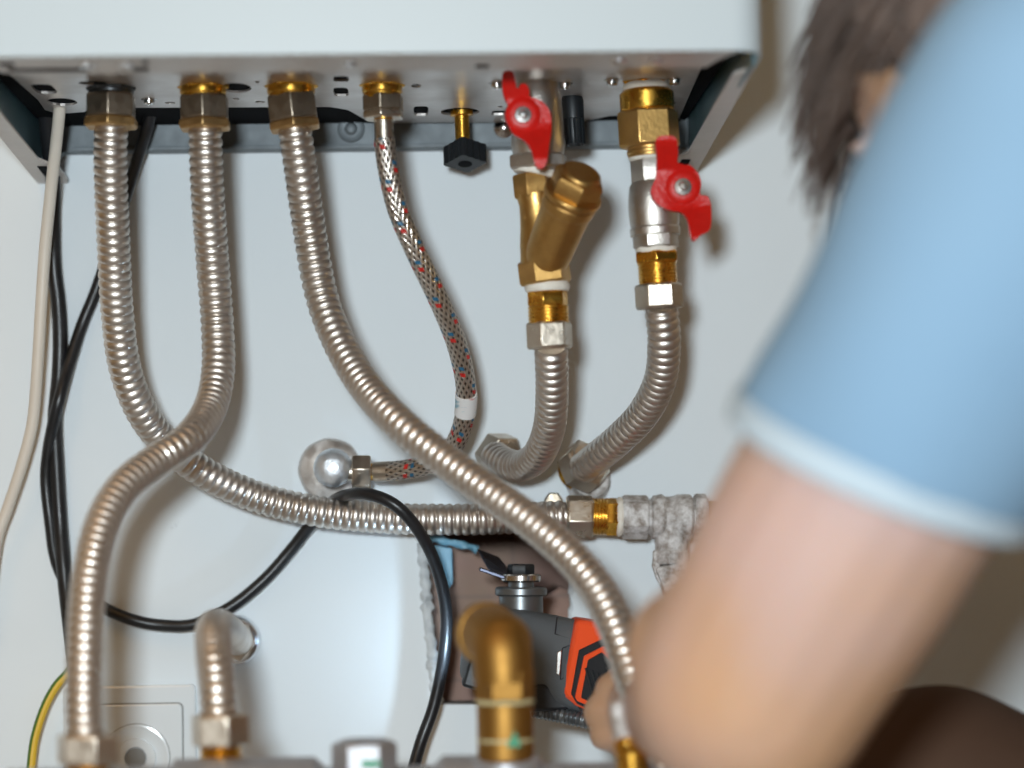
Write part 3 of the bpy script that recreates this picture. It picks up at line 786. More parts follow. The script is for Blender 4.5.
# ------------------------------------------------------------------ scaled horizontal valve at wall
sv = thing('shutoff_valve', 'limescaled shutoff valve lying horizontally against wall with brass ends', 'valve', P(650, 518, .038))
parts(sv, 'brass_end', 'brass', lh, [('thread', 592, 607, 38), ('hex', 605, 618, 39, {'rot': .3})], 'bright brass threaded end')
parts(sv, 'thread_tape', 'teflon', lh, [('ring', 616, 623, 40)])
bm = bmesh.new(); piece(bm, lh, 'hex', 622, 648, 45, .4)
piece(bm, lh, 'prof', 646, 698, 0, prof=[(0, 35), (.08, 35), (.12, 43), (.3, 47), (.36, 42), (.48, 42), (.6, 47), (.84, 47), (.9, 39), (1, 39)]); piece(bm, lh, 'hex', 694, 707, 45, .2)
lt = Line(671, 525, 672, 600, .040); piece(bm, lt, 'cyl', 522, 556, 33, c=.001)
obj('body', bm, M['limed'], sv, bevel=.0004)
parts(sv, 'stem_nut', 'limed', lt, [('hex', 550, 564, 36, {'rot': .2}), ('cyl', 562, 572, 20)])
bm = bmesh.new(); add_prism(bm, [P(x, y, .046) for x, y in ((654, 552), (659, 552), (660, 566), (668, 585), (665, 592), (657, 580), (652, 566))], Vector((0, .004, 0)))
obj('lever', bm, M['limed'], sv, smooth=0, bevel=.0006)
bm = bmesh.new(); add_prism(bm, [P(x, y, .05) for x, y in ((655, 568), (690, 560), (694, 600), (668, 600))], Vector((0, .018, 0)))
obj('drain_port', bm, M['limed'], sv, smooth=0, bevel=.002)
parts(sv, 'outlet_pipe', 'brassold', lh, [('cyl', 705, 708, 40), ('cyl', 706, 800, 34)], 'brass pipe end at the right')
# small brass stub behind the hose nut
bs = thing('brass_plug', 'little brown brass plug against wall above horizontal hose nut', 'plug', P(558, 500, .0))
bm = bmesh.new(); add_lathe(bm, P(553, 502, 0), Vector((0, -1, 0)), [(0, .0055), (.011, .0055)], 24); obj('plug_stem', bm, M['nickeldark'], bs)
bm = bmesh.new(); add_lathe(bm, P(553, 502, .010), Vector((0, -1, .1)), [(0, .0050), (.001, .0058), (.006, .0058), (.007, .005)], 6, .5); obj('plug_head', bm, M['nickeldark'], bs, bevel=.0004)

# ------------------------------------------------------------------ lower wall stub hose
hG = thing('corrugated_hose', 'short corrugated hose arching out of wall flange beside the socket', 'hose', P(236, 640, 0))
corr_tube(hG, [(238, 641, .004), (234, 637, .05), (226, 630, .12), (218, 626, .19), (213, 632, .238), (214, 655, .264), (217, 688, .276), (219, 722, .280)])
q = P(236, 640, 0); bm = bmesh.new()
add_lathe(bm, q, Vector((0, -1, 0)), [(0, .0150), (.003, .0155), (.008, .0150), (.010, .0135), (.011, .0108)], 40)
obj('wall_flange', bm, M['chrome'], hG, label='chrome wall flange')
bm = bmesh.new(); add_lathe(bm, q + Vector((0, -.009, 0)), Vector((0, -1, 0)), [(0, .0125), (.008, .0125), (.009, .011)], 6, .3); obj('nut', bm, M['nickel'], hG, bevel=.0004)
lg = Line(219.5, 700, 221, 770, .280)
nut(hG, lg, 714, 746, 58, 'nickel', FL + .16)

# ------------------------------------------------------------------ lower manifold, close to the camera
mf = thing('manifold', 'grey metal distribution block at bottom edge that the lower hose nuts screw into', 'manifold', P(300, 790, .29))
bm = bmesh.new()
lm = Line(140, 800, 640, 792, .29)
piece(bm, lm, 'cyl', 150, 690, 60, c=.004)
piece(bm, lm, 'cyl', 160, 330, 80, c=.008)
piece(bm, lm, 'cyl', 430, 548, 78, c=.006)
obj('main_pipe', bm, M['manifold'], mf)
bm = bmesh.new(); l = Line(364, 742, 365, 800, .30)
piece(bm, l, 'hex', 742, 775, 66, FL); piece(bm, l, 'prof', 739, 743, 0, prof=[(0, 42), (.6, 54), (1, 60)])
obj('hex_cap', bm, M['manifold'], mf, bevel=.0012, label='hexagonal grey cap')
q = P(371, 764, .3165); bm = bmesh.new(); add_box(bm, q, .009, .0008, .0035); obj('green_mark', bm, M['green'], mf, smooth=0)
for lnn, x0, w_ in ((lg, 744, 42), (lb, 762, 44)):
    bm = bmesh.new(); piece(bm, lnn, 'thread', x0, x0 + 28, w_); obj('brass_nipple', bm, M['brass'], mf, label='bright brass nipple')
bm = bmesh.new(); add_lathe(bm, P(90, 800, .295), Vector((1, 0, 0)), [(-.04, .016), (.08, .016)], 32); obj('end_pipe', bm, M['manifold'], mf)
# brass elbow
el = thing('brass_elbow', 'large brass elbow and sleeve in the foreground before the power tool', 'elbow', P(505, 760, .30))
bm = bmesh.new()
add_sweep(bm, PT([(504, 682, .30), (503, 664, .30), (502, 650, .299), (498, 640, .292), (491, 634, .280), (484, 633, .266)]), lambda s, L: .0146, ds=.0015, seg=40)
q = P(502, 643, .296)
bmesh.ops.create_uvsphere(bm, u_segments=32, v_segments=20, radius=.0148, matrix=Matrix.Translation(q))
obj('bend', bm, M['brassfront'], el, smooth=60)
bm = bmesh.new(); e0, e1 = P(490, 634, .277), P(480, 632, .258); ax = e1 - e0
add_lathe(bm, e0, ax, [(0, .0140), (.001, .0158), (.010, .0160), (.011, .0150)], 40); obj('collar', bm, M['brassfront'], el)
le = Line(504, 660, 506, 770, .30)
bm = bmesh.new(); piece(bm, le, 'hex', 668, 701, 60, .45); obj('hex_section', bm, M['brassfront'], el, bevel=.0006, smooth=30)
parts(el, 'sleeve', 'brassfront', le, [('cyl', 700, 760, 56)])
parts(el, 'seal_ring', 'palemark', le, [('ring', 699, 704, 60)], 'pale seal ring')
bm = bmesh.new(); piece(bm, le, 'cyl', 738, 741, 56.8, c=.0001); obj('printed_line', bm, M['palemark'], el)
bm = bmesh.new(); q = P(513, 741, .3145); add_prism(bm, [q + Vector((-.0035, 0, -.003)), q + Vector((.004, 0, -.003)), q + Vector((.001, 0, .005))], Vector((0, .004, 0))); obj('green_mark', bm, M['green'], el, smooth=0)
bm = bmesh.new(); piece(bm, Line(507, 750, 507, 800, .295), 'cyl', 755, 790, 74, c=.003); obj('socket_base', bm, M['manifold'], el, label='grey metal base')
# brass valve stem at right of the elbow
bt = thing('bleed_valve', 'small brass bleed valve with pale stem at bottom edge before the hand', 'valve', P(632, 770, .315))
lt2 = Line(617, 700, 628, 780, .315)
parts(bt, 'stem', 'limed', lt2, [('prof', 702, 740, 0, {'prof': [(0, 12), (.1, 15), (1, 19)]})], 'pale metal stem')
parts(bt, 'cap', 'brass', Line(629, 720, 634, 790, .315), [('hex', 736, 752, 35, {'rot': .3}), ('cyl', 750, 790, 32)])

# ------------------------------------------------------------------ cables
def cable(name, label, m, path, r, seg=14, group=None, uvl=None):
    bm = bmesh.new(); add_sweep(bm, PT(path), lambda s, L: r, ds=.003, seg=seg, uvl=uvl)
    return obj(name, bm, m, smooth=60, label=label, cat='cable', group=group, loc=P(*path[0]))
cable('power_cable', 'ivory cable hanging from boiler plate hole down the far left', M['whitecable'], [(60, 92, .09), (59.5, 110, .085), (56, 145, .07), (51, 190, .055), (45, 250, .045), (41, 310, .040), (38, 360, .036), (33, 420, .03), (22, 465, .026), (9, 505, .022), (-4, 545, .02), (-12, 620, .018)], .0036)
cable('power_cable', 'thick black cable running straight down beside ivory cable from boiler', M['blackrub'], [(45, 108, .045), (48, 140, .035), (53, 180, .022), (53, 220, .014), (54, 265, .011), (58, 300, .010), (60, 335, .010), (59, 375, .010), (55, 420, .012), (57, 470, .010), (60, 520, .009), (63, 560, .013), (67, 600, .017), (73, 650, .03), (80, 700, .06)], .0046)
cable('power_cable', 'thin black cable crossing behind first hose, looping under horizontal hose and over it again', M['blackrub'], [(153, 104, .045), (147, 128, .038), (134, 170, .022), (117, 225, .012), (98, 285, .008), (82, 325, .007), (69, 365, .013), (59, 400, .0215), (50, 440, .014), (46, 478, .008), (50, 520, .007), (56, 560, .005), (70, 587, .0045), (100, 606, .007), (130, 619, .010), (160, 625, .010), (195, 624, .012), (232, 606, .011), (265, 579, .009), (290, 551, .009), (308, 528, .012), (322, 512, .016), (334, 501, .024), (347, 495, .050), (368, 494, .066), (395, 505, .073), (418, 530, .068), (436, 566, .055), (446, 610, .045), (444, 655, .040), (434, 705, .038), (420, 745, .04), (408, 790, .05)], .0037)
cable('earth_wire', 'yellow and green earth wire at lower left emerging behind the long hose', M['earth'], [(76, 664, .02), (66, 675, .02), (56, 686, .02), (46, 704, .02), (38, 726, .02), (33, 748, .02), (29, 790, .02)], .0027, uvl=True)

# ------------------------------------------------------------------ socket
so = thing('wall_socket', 'white square wall socket plate half hidden behind lower left hose', 'socket', P(130, 750, 0))
def rrect(cx, cz, w, h, r, y, n=5):
    out = []
    for (sx_, sz_, a0) in ((1, 1, 0), (-1, 1, 90), (-1, -1, 180), (1, -1, 270)):
        for k in range(n + 1):
            an = math.radians(a0 + 90 * k / n); out.append(Vector((cx + sx_ * (w / 2 - r) + r * math.cos(an), y, cz + sz_ * (h / 2 - r) + r * math.sin(an))))
    return out
cx, cz = P(146, 0, 0).x, P(150, 752, 0).z
cx = P(139, 750, 0).x
W = .080
px_r = P(197, 735, 0).x; pz_t = P(197, 684, 0).z
cx = px_r - W / 2; cz = pz_t - W / 2
bm = bmesh.new(); add_prism(bm, rrect(cx, cz, W, W, .003, 0), Vector((0, -.006, 0))); obj('frame', bm, M['socket'], so, smooth=0, bevel=.0012)
iw = .060
icx = P(183, 735, .006).x - iw / 2; icz = P(183, 703, .006).z - iw / 2
bm = bmesh.new(); add_prism(bm, rrect(icx, icz, iw + .001, iw + .001, .0035, -.0058), Vector((0, -.0006, 0))); obj('groove', bm, M['socketline'], so, smooth=0)
bm = bmesh.new(); add_prism(bm, rrect(icx, icz, iw - .0004, iw - .0004, .003, -.006), Vector((0, -.0025, 0))); ins = obj('cover', bm, M['socket'], so, smooth=0, bevel=.0008)
wc = P(134, 762, .008); bm = bmesh.new()
wc = Vector((P(136, 758, .0085).x, -.0085, P(136, 758, .0085).z))
add_lathe(bm, wc, Vector((0, -1, 0)), [(-.0003, .0208), (.0003, .0208), (.0004, .0204), (-.0003, .0203)], 48, caps=False); obj('rim_line', bm, M['socketline'], ins)
bm = bmesh.new(); add_lathe(bm, wc, Vector((0, -1, 0)), [(0, .0203), (.0006, .0203), (.0008, .0190), (.0002, .0180), (.0001, .0120), (.0022, .0118), (.0022, .0068), (.0003, .0062)], 48); ww = obj('well', bm, M['socket'], ins)
bm = bmesh.new(); add_lathe(bm, wc + Vector((0, -.001, 0)), Vector((0, -1, 0)), [(0, .0060), (.0012, .0060)], 28); obj('pin_hole', bm, M['socketline'], ww)

# ------------------------------------------------------------------ power tool
tl = thing('power_tool', 'grey and orange handheld oscillating power tool with black blade held in the wall opening', 'power tool', P(540, 650, .06))
def pxprism(name, pts, d, th, m, parent, bevel=.0008, label=None, d2=None):
    """outline at depth d (left) .. d2 (right)"""
    xs = [p[0] for p in pts]; xa_, xb_ = min(xs), max(xs)
    bm = bmesh.new()
    def dep(x): return d if d2 is None else d + (d2 - d) * (x - xa_) / (xb_ - xa_)
    vs = [P(x, y, dep(x)) for x, y in pts]
    add_prism(bm, vs, Vector((0, th, 0)))
    return obj(name, bm, m, parent, smooth=30, bevel=bevel, label=label)
# housing as a rounded barrel along a slightly descending axis
tA, tB = P(478, 645, .045), P(572, 665, .075)
ax = (tB - tA).normalized(); Lt = (tB - tA).length
bm = bmesh.new()
seg = 28
a_, u, v = frame_for(ax); rings = []
for t, ry, rz in ((-.004, .012, .014), (0, .019, .022), (.006, .022, .0255), (Lt * .5, .024, .0265), (Lt, .025, .0265), (Lt + .018, .025, .026)):
    ring = []
    for i in range(seg):
        an = 2 * PI * i / seg; c, s = math.cos(an), math.sin(an); e = .55
        c = math.copysign(abs(c) ** e, c); s = math.copysign(abs(s) ** e, s)
        ring.append(bm.verts.new(tA + a_ * t + u * c * ry + v * s * rz))
    rings.append(ring)
for k in range(len(rings) - 1):
    for i in range(seg):
        bm.faces.new((rings[k][i], rings[k][(i + 1) % seg], rings[k + 1][(i + 1) % seg], rings[k + 1][i]))
bm.faces.new(rings[0]); bm.faces.new(rings[-1])
hs = obj('housing', bm, M['toolgrey'], tl, smooth=35)
D_ = lambda x: .045 + (x - 478) / 94 * .030
# seam lines and slot on housing
bm = bmesh.new()
for (x0, y0, x1, y1) in ((515, 633, 557, 639), (557, 617, 555, 634), (555, 634, 575, 640)):
    q0_, q1_ = P(x0, y0, D_(x0) + .0242), P(x1, y1, D_(x1) + .0242)
    add_sweep(bm, [q0_, q0_.lerp(q1_, .5), q1_], lambda s, L: .00045, ds=.004, seg=6)
obj('seam', bm, M['grip'], hs)
pxprism('slot', [(557, 652), (562, 650), (560, 676), (556, 674)], .1015, .006, M['steel'], hs, .0005, 'bright metal slider')
pxprism('switch_recess', [(562, 648), (572, 644), (569, 678), (560, 680)], .1005, .006, M['grip'], hs, .0005)
# orange collar, black chevron and ribbed grip, continuing to the right into the hand
ob = [(576, 619), (610, 624), (628, 632), (640, 705), (600, 716), (576, 706), (563, 697), (561, 688), (568, 655)]
orc = pxprism('orange_shell', ob, .100, .052, M['orange'], tl, .003, 'orange rubber shell', d2=.125)
pxprism('chevron', [(579, 650), (600, 640), (612, 636), (634, 644), (636, 704), (600, 714), (577, 704), (571, 694)], .1042, .004, M['grip'], orc, .0006, d2=.1253)
pxprism('chevron_line', [(584, 656), (604, 646), (622, 664), (636, 686), (636, 708), (600, 711), (577, 701), (575, 697)], .1068, .0035, M['orange'], orc, .0005, 'thin orange line', d2=.1268)
g = pxprism('grip_pad', [(588, 660), (602, 652), (616, 668), (630, 690), (630, 706), (602, 707), (581, 698)], .1098, .0040, M['grip'], orc, .0006, d2=.1262)
bm = bmesh.new()
for k in range(6):
    x0 = 588 + k * 6; q0_, q1_ = P(x0 + 3, 662 + k * 2, .1085 + k * .0022), P(x0 - 4, 700, .1080 + k * .0022)
    q0_, q1_ = P(586 + k * 6, 668 + k * 2.5, .1118 + k * .0020), P(596 + k * 6, 702, .1152 + k * .0018)
    add_sweep(bm, [q0_, q0_.lerp(q1_, .5), q1_], lambda s, L: .0008, ds=.004, seg=8)
obj('ribs', bm, M['blackpl'], g)
# gear head and spindle
gx = Vector((.0, 0, 1))
hd = thing_l = None
lz = Line(521, 612, 521, 560, .055)
bm = bmesh.new(); piece(bm, lz, 'cyl', 622, 590, 44, c=.002); piece(bm, lz, 'cyl', 596, 587, 52, c=.001); gh = obj('gear_head', bm, M['toolmetal'], tl)
bm = bmesh.new(); piece(bm, lz, 'cyl', 590, 574, 26); obj('spindle', bm, M['toolmetal'], gh)
bm = bmesh.new(); piece(bm, lz, 'cyl', 582, 574, 40, c=.001); obj('washer', bm, M['steel'], gh, label='bright clamping washer')
bm = bmesh.new(); piece(bm, lz, 'hex', 575, 564, 28, .3); obj('clamp_nut', bm, M['blackpl'], gh, bevel=.0005)
# blade pointing up left into the recess
pb = [P(509, 574, .055), P(508, 578, .055), P(488, 566, .02), P(478, 553, .005), P(483, 552, .005), P(500, 562, .03)]
bm = bmesh.new()
B0 = P(512, 576, .05); 
bl = [P(509, 577, .058), P(510, 573, .046), P(499, 559, .022), P(478, 551, .018), P(481, 557, .030), P(488, 569, .045), P(498, 575, .055)]
add_prism(bm, bl, Vector((0, .0008, .0012))); obj('blade', bm, M['blade'], tl, smooth=0, label='dark steel blade')
bm = bmesh.new(); add_box(bm, P(497, 575, .055), .022, .012, .0022, Matrix.Rotation(.35, 3, 'Y')); obj('blade_shank', bm, M['blade'], tl, smooth=0, bevel=.0005)
# underside: dark trigger housing and ridged guard bar
pxprism('trigger_housing', [(484, 690), (545, 684), (572, 700), (570, 710), (536, 712), (500, 704)], .096, .045, M['grip'], tl, .002)
bm = bmesh.new(); add_sweep(bm, PT([(535, 710, .085), (560, 715, .092), (592, 722, .10)]), lambda s, L: .0042 + .0006 * math.cos(s * 2500), ds=.0006, seg=18); obj('guard_bar', bm, M['toolmetal'], tl, smooth=60)
bm = bmesh.new(); q = P(470, 665, .062); add_lathe(bm, q, Vector((-1, -.15, .2)), [(-.004, .0040), (.002, .0040), (.003, .0028)], 20); obj('lamp_lens', bm, M['led'], tl, label='lit white lamp')
bm = bmesh.new(); q = P(476, 670, .060); add_box(bm, q, .012, .018, .022, Matrix.Rotation(.3, 3, 'Y')); obj('lamp_housing', bm, M['blackpl'], tl, smooth=0, bevel=.002)

# ------------------------------------------------------------------ person
def W3(x, d, h): return Vector((x, -d, Z0 + h))
def add_ball(bm, c, r, sc=(1, 1, 1), R=None):
    mtx = Matrix.Translation(c) @ ((R.to_4x4()) if R else Matrix.Identity(4)) @ Matrix.Diagonal((*sc, 1))
    bmesh.ops.create_uvsphere(bm, u_segments=20, v_segments=14, radius=r, matrix=mtx)
def add_limb(bm, pts, rs, seg=18, ds=.008):
    sam, L = spline(pts, .004)
    # radius along length, keyed at each control point
    cum = [0]
    keys = []
    for p in pts:
        keys.append(min(sam, key=lambda t: (t[0] - p).length)[1])
    def rf(s, L_):
        for i in range(len(keys) - 1):
            if s <= keys[i + 1]:
                f = (s - keys[i]) / max(1e-6, keys[i + 1] - keys[i]); f = max(0, min(1, f)); f = f * f * (3 - 2 * f)
                return rs[i] + (rs[i + 1] - rs[i]) * f
        return rs[-1]
    add_sweep(bm, pts, rf, ds=ds, seg=seg)
    add_ball(bm, pts[0], rs[0] * .99); add_ball(bm, pts[-1], rs[-1] * .99)
def remeshed(name, bm, voxel, m, parent, smooth_it=4, disp=None, label=None):
    me = bpy.data.meshes.new(name); 
    bmesh.ops.recalc_face_normals(bm, faces=bm.faces)
    bm.to_mesh(me); bm.free(); o = bpy.data.objects.new(name, me); COL.objects.link(o)
    r = o.modifiers.new('r', 'REMESH'); r.mode = 'VOXEL'; r.voxel_size = voxel
    s = o.modifiers.new('s', 'SMOOTH'); s.factor = .6; s.iterations = smooth_it
    dg = bpy.context.evaluated_depsgraph_get(); nm = bpy.data.meshes.new_from_object(o.evaluated_get(dg))
    o.modifiers.clear(); o.data = nm; nm.name = name
    if disp:
        for v in nm.vertices: v.co = disp(v.co, v.normal)
    off = rootloc(parent); nm.transform(Matrix.Translation(-off))
    for p in nm.polygons: p.use_smooth = True
    nm.materials.clear(); nm.materials.append(m); o.parent = parent
    if label: o['label'] = label
    return o
person = thing('person', 'person in light blue short-sleeved shirt leaning in, seen from behind, left hand holding power tool', 'person', (.60, -.45, 0))
sh = P(1088, 112, .60); elb = P(752, 690, .515); wri = P(668, 712, .265)
print('upper arm', (sh - elb).length, 'forearm', (elb - wri).length)
chest = W3(.400, .43, .085); belly = W3(.51, .45, -.12); pelvis = W3(.62, .45, -.33)
head = P(1032, 50, .41)
print('head', head, 'shoulder', sh)
neckb = W3(.345, .43, .165)
shR = W3(.42, .235, .14); elR = P(905, 330, .21); wrR = P(735, 610, .13)
fwd = Vector((-.56, .62, -.54)).normalized()         # where the face looks
upv = Vector((-.45, .40, .80)); upv = (upv - fwd * upv.dot(fwd)).normalized(); side = fwd.cross(upv)   # crown direction
RH = Matrix((side, fwd, upv)).transposed()
bm = bmesh.new()
add_limb(bm, [sh, sh.lerp(elb, .35), sh.lerp(elb, .72), elb], [.060, .0575, .0545, .050])
mid = elb.lerp(wri, .3)
add_limb(bm, [P(748, 628, .505), P(694, 652, .465)], [.037, .030])
add_limb(bm, [elb, mid, elb.lerp(wri, .7), wri], [.046, .039, .031, .025])

# left hand closed round the tool
hc = P(652, 708, .20)
add_limb(bm, [wri, hc], [.026, .026])
add_limb(bm, [P(656, 690, .205), P(655, 735, .205)], [.019, .018])
for i, (x, y, ex) in enumerate(((610, 687, 4), (600, 710, 0), (604, 734, 3), (626, 752, 6))):
    r_ = [.0084, .0088, .0080, .0070][i]
    a0 = P(650, y - 1, .212); a1 = P((650 + x) / 2 + 4, y - 1, .216); a2 = P(x + 3, y + 1, .203); a3 = P(x - 2 + ex, y + 3, .182); a4 = P(x + 4 + ex, y + 3, .160)
    add_limb(bm, [a0, a1, a2, a3, a4], [r_ * 1.15, r_ * 1.02, r_ * 1.08, r_ * .95, r_ * .85], seg=14, ds=.003)
add_limb(bm, [P(655, 692, .19), P(648, 682, .16), P(632, 676, .145), P(618, 680, .140)], [.014, .0110, .0100, .0085], seg=12, ds=.003)
# right arm and hand
add_limb(bm, [shR, shR.lerp(elR, .5), elR], [.056, .050, .044]); add_limb(bm, [elR, elR.lerp(wrR, .35), wrR], [.044, .042, .027])
hR = wrR + (wrR - elR).normalized() * .03
add_limb(bm, [wrR, hR], [.027, .032])
dirR = (wrR - elR).normalized()
for i in range(4):
    b0 = hR + Vector((0, 0, .022 - .015 * i)); add_limb(bm, [b0, b0 + dirR * .035, b0 + dirR * .055 + Vector((0, .015, 0)), b0 + dirR * .055 + Vector((0, .034, -.004))], [.0095, .009, .0085, .0075], seg=10, ds=.004)
add_limb(bm, [hR + Vector((0, -.01, .02)), hR + dirR * .02 + Vector((0, .03, .03)), hR + dirR * .04 + Vector((0, .045, .022))], [.012, .010, .0085], seg=10, ds=.004)
# torso, neck, head
add_limb(bm, [neckb, chest, belly, pelvis], [.075, .118, .112, .118], seg=28, ds=.015)
add_limb(bm, [chest + Vector((0, .10, .05)), chest + Vector((0, -.10, .05))], [.07, .07])
add_limb(bm, [neckb, head - fwd * .035 - upv * .065], [.062, .054])
add_ball(bm, head, .084, (.88, 1.08, 1.10), RH)                       # skull
add_ball(bm, head + fwd * .022 - upv * .050, .060, (.92, 1.02, 1.12), RH)  # face and jaw
add_ball(bm, head + fwd * .055 - upv * .098, .022, (1.2, 1, .9), RH)  # chin
add_limb(bm, [head + fwd * .084 - upv * .012, head + fwd * .098 - upv * .035, head + fwd * .104 - upv * .046], [.007, .009, .012], ds=.003)  # nose
add_ball(bm, head + fwd * .080 - upv * .074, .012, (1.9, .8, .45), RH); add_ball(bm, head + fwd * .078 - upv * .084, .012, (1.7, .8, .5), RH)  # lips
for s_ in (-1, 1):
    add_ball(bm, head + side * s_ * .032 + fwd * .070 - upv * .014, .014, (1.1, .7, .8), RH)   # closed eyelids
    add_ball(bm, head + side * s_ * .032 + fwd * .078 + upv * .004, .010, (2.0, .7, .45), RH)  # brow
    ec = head + side * s_ * .076 - upv * .028
    add_ball(bm, ec, .030, (.28, .62, 1.05), RH @ Matrix.Rotation(s_ * .3, 3, 'Z'))         # ear
    add_ball(bm, ec - upv * .024 + fwd * .004, .012, (.5, .8, 1), RH)
remeshed('body', bm, .0028, M['skin'], person, 5)
# shirt: torso plus both sleeves
bm = bmesh.new()
axa = (elb - sh).normalized(); axh = (axa + Vector((.02, 0, -.26))).normalized(); hem = sh.lerp(elb, .60)
add_limb(bm, [neckb + Vector((.02, 0, -.015)), chest, belly, pelvis + Vector((0, 0, .02))], [.085, .135, .130, .134], seg=28, ds=.015)
add_limb(bm, [chest + Vector((0, .11, .05)), chest + Vector((0, -.11, .06))], [.082, .082])
add_limb(bm, [chest + Vector((-.01, -.10, .05)), sh + Vector((.01, .01, .0))], [.085, .069])
add_sweep(bm, [sh - axa * .0, sh.lerp(elb, .2), sh.lerp(elb, .42), hem - axh * .012, hem], lambda s, L: .0690 - .0045 * s / L, ds=.01, seg=36)
add_ball(bm, sh, .0690)
hemR = shR.lerp(elR, .55)
add_limb(bm, [chest + Vector((0, .10, .05)), shR], [.085, .064]); add_sweep(bm, [shR, shR.lerp(elR, .3), hemR], lambda s, L: .062, ds=.01, seg=30)
def folds(co, n):
    s = (co - sh).dot(axa)
    w_ = .0022 * math.sin(s * 42 + co.z * 26 + 3 * noise.noise(co * 9)) + .0030 * noise.noise(co * 16)
    return co + n * w_
remeshed('shirt', bm, .005, M['shirt'], person, 6, folds)
bm = bmesh.new()
t0 = hem - axh * .001
add_lathe(bm, t0, axh, [(-.0085, .0640), (-.008, .0656), (.0, .0656), (.0035, .0652), (.0040, .0634), (-.0085, .0615)], 64, caps=False)
obj('sleeve_trim', bm, M['trim'], person, smooth=60, label='paler ribbed sleeve hem')
bm = bmesh.new()
axn = (head - neckb).normalized(); nb = neckb.lerp(head, .30)
add_lathe(bm, nb, axn, [(-.02, .074), (-.005, .071), (.012, .067), (.014, .069), (-.004, .075), (-.022, .080)], 48, caps=False)
obj('collar', bm, M['shirt'], person, smooth=60)
# trousers, legs, shoes (below and right of the frame)
bm = bmesh.new()
add_limb(bm, [pelvis + Vector((0, .0, .05)), pelvis + Vector((0, 0, -.02))], [.140, .145], seg=28)
kneeR = P(940, 802, .24); kneeL = Vector((.33, -.66, .40))
for hip, knee, ank in ((pelvis + Vector((0, .09, -.02)), kneeR, Vector((.36, -.26, .10))), (pelvis + Vector((0, -.09, -.02)), kneeL, Vector((.42, -.66, .10)))):
    add_limb(bm, [hip, hip.lerp(knee, .5), knee], [.100, .082, .062]); add_limb(bm, [knee, knee.lerp(ank, .45), ank], [.062, .062, .052])
remeshed('trousers', bm, .006, M['trousers'], person, 5)
for y, x in ((-.26, .36), (-.66, .42)):
    bm = bmesh.new()
    add_limb(bm, [Vector((x + .04, y, .055)), Vector((x - .05, y, .042)), Vector((x - .16, y, .034))], [.046, .040, .032])
    for v in bm.verts: v.co.z = max(.002, v.co.z)
    remeshed('shoe', bm, .005, M['shoe'], person, 4)
# hair: cap plus locks
bm = bmesh.new()
add_ball(bm, head - fwd * .006 + upv * .004, .092, (.91, 1.05, 1.08), RH)
add_ball(bm, head + fwd * .045 + upv * .045, .050, (1.3, .9, .8), RH)
geom = bm.verts[:]
def hairdisp(co, n):
    q = RH.transposed() @ (co - head)
    return co + n * (.003 * math.sin(q.x * 420 + 6 * noise.noise(co * 30)) + .002 * noise.noise(co * 120))
# trim the cap so the face, ear and nape stay bare
me = bpy.data.meshes.new('tmp')
for v in list(bm.verts):
    q = RH.transposed() @ (v.co - head)
    lim = -.010 + .9 * max(0, q.y - .02) if q.y > .0 else -.045
    if q.z < lim: v.co += RH @ Vector((-q.x * .35, -q.y * .35, (lim - q.z) * .75))
hair = remeshed('hair', bm, .0035, M['hair'], person, 2, hairdisp)
offp = rootloc(person); down = Vector((-.02, 0, -1))
rr = random.Random(11)
hb = bmesh.new()
def lock(p0, dirs, L, n=6, curl=.0, w=1.0):
    p = p0.copy(); d_ = dirs.normalized(); pts = []
    for k in range(n):
        pts.append(p.copy())
        d_ = (d_ + down * .22 + Vector((rr.uniform(-1, 1), rr.uniform(-1, 1), 0)) * .05).normalized()
        p = p + d_ * L / (n - 1)
    prev = None
    for k, p in enumerate(pts):
        t = (pts[min(n - 1, k + 1)] - pts[max(0, k - 1)]).normalized(); _, u, v = frame_for(t, Vector((0, -1, .1)))
        r = .0011 * w * (1 - .75 * k / (n - 1))
        ring = [hb.verts.new(p + (u * math.cos(2.094 * j) + v * math.sin(2.094 * j)) * r) for j in range(3)]
        if prev:
            for j in range(3): hb.faces.new((prev[j], prev[(j + 1) % 3], ring[(j + 1) % 3], ring[j]))
        prev = ring
# fringe falling from the forehead (towards the left and down)
for i in range(620):
    a1 = rr.uniform(-1, 1) * 1.35; el_ = rr.uniform(.15, 1.1)
    q = Vector((math.sin(a1) * math.cos(el_) * .080, math.cos(a1) * math.cos(el_) * .092, math.sin(el_) * .090 + .004))
    p0 = head + RH @ q
    out = (RH @ Vector((q.x * .5, q.y * 1.0, q.z * .2))).normalized()
    lock(p0, out + down * .5 + fwd * .35, rr.uniform(.028, .058), 7, w=rr.uniform(.5, 1.3))
for i in range(420):
    a1 = rr.uniform(0, 2 * PI); el_ = rr.uniform(.1, 1.5)
    q = Vector((math.cos(a1) * math.cos(el_) * .083, math.sin(a1) * math.cos(el_) * .093, math.sin(el_) * .094))
    p0 = head + RH @ q; out = (RH @ q).normalized()
    lock(p0, out * .4 + fwd * .6 + down * .3, rr.uniform(.03, .055), 5, w=rr.uniform(.6, 1.3))
lo = obj('locks', hb, M['hair'], hair, smooth=80, kind='stuff')

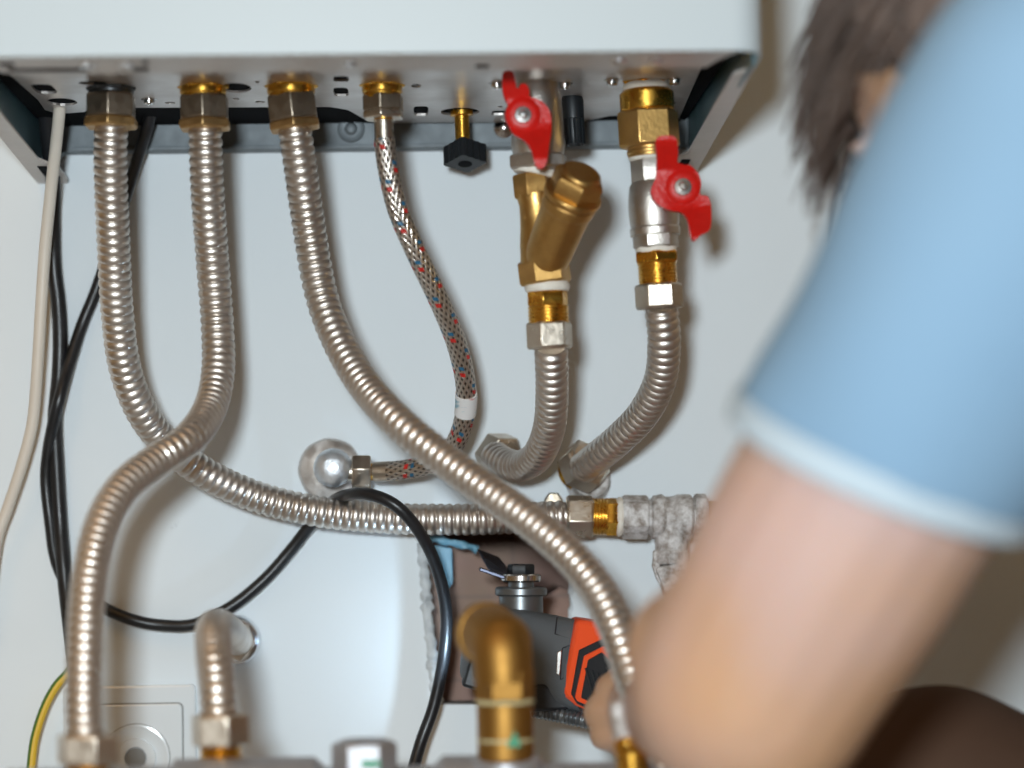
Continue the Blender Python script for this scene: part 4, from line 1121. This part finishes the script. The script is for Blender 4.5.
# ------------------------------------------------------------------ light
def area(name, loc, target, size, power, col, shape='DISK'):
    l = bpy.data.lights.new(name, 'AREA'); l.shape = shape; l.size = size; l.energy = power; l.color = col
    o = bpy.data.objects.new(name, l); COL.objects.link(o); o.location = loc
    o.rotation_euler = (Vector(target) - Vector(loc)).to_track_quat('-Z', 'Y').to_euler(); return o
area('flash_lamp', (-.085, -1.62, Z0 + .10), (.0, 0, Z0 + .05), .10, 16.9, (.84, .945, 1.0))
area('warm_fill', (-.5, -1.5, Z0 + 1.3), (0, -.2, Z0), .5, 3, (1.0, .62, .32))  # unseen warm fill added above left to put highlights on upper surfaces
l = bpy.data.lights.new('tool_lamp', 'SPOT'); l.energy = .38; l.color = (.55, .78, 1.0); l.spot_size = math.radians(125); l.spot_blend = .3; l.shadow_soft_size = .004
o = bpy.data.objects.new('tool_lamp', l); COL.objects.link(o); o.location = P(463, 660, .062)
o.rotation_euler = Vector((-1, .55, .42)).to_track_quat('-Z', 'Y').to_euler()
wd = bpy.data.worlds.new('world'); S.world = wd; wd.use_nodes = True; nt = wd.node_tree
bg = nt.nodes['Background']
tc = nt.nodes.new('ShaderNodeTexCoord'); mp = nt.nodes.new('ShaderNodeSeparateXYZ'); nt.links.new(tc.outputs['Generated'], mp.inputs[0])
rp_ = nt.nodes.new('ShaderNodeValToRGB'); e = rp_.color_ramp.elements
e[0].position = .15; e[0].color = (.12, .07, .035, 1); e[1].position = .9; e[1].color = (.74, .48, .24, 1)
x_ = e.new(.5); x_.color = (.40, .245, .10, 1)
mr = nt.nodes.new('ShaderNodeMapRange'); mr.inputs['From Min'].default_value = -1; nt.links.new(mp.outputs[2], mr.inputs['Value']); nt.links.new(mr.outputs['Result'], rp_.inputs['Fac'])
nt.links.new(rp_.outputs['Color'], bg.inputs['Color']); bg.inputs['Strength'].default_value = .5
S.view_settings.view_transform = 'Standard'; S.view_settings.look = 'None'; S.view_settings.gamma = 1; S.view_settings.exposure = 0
S.view_settings.use_curve_mapping = False
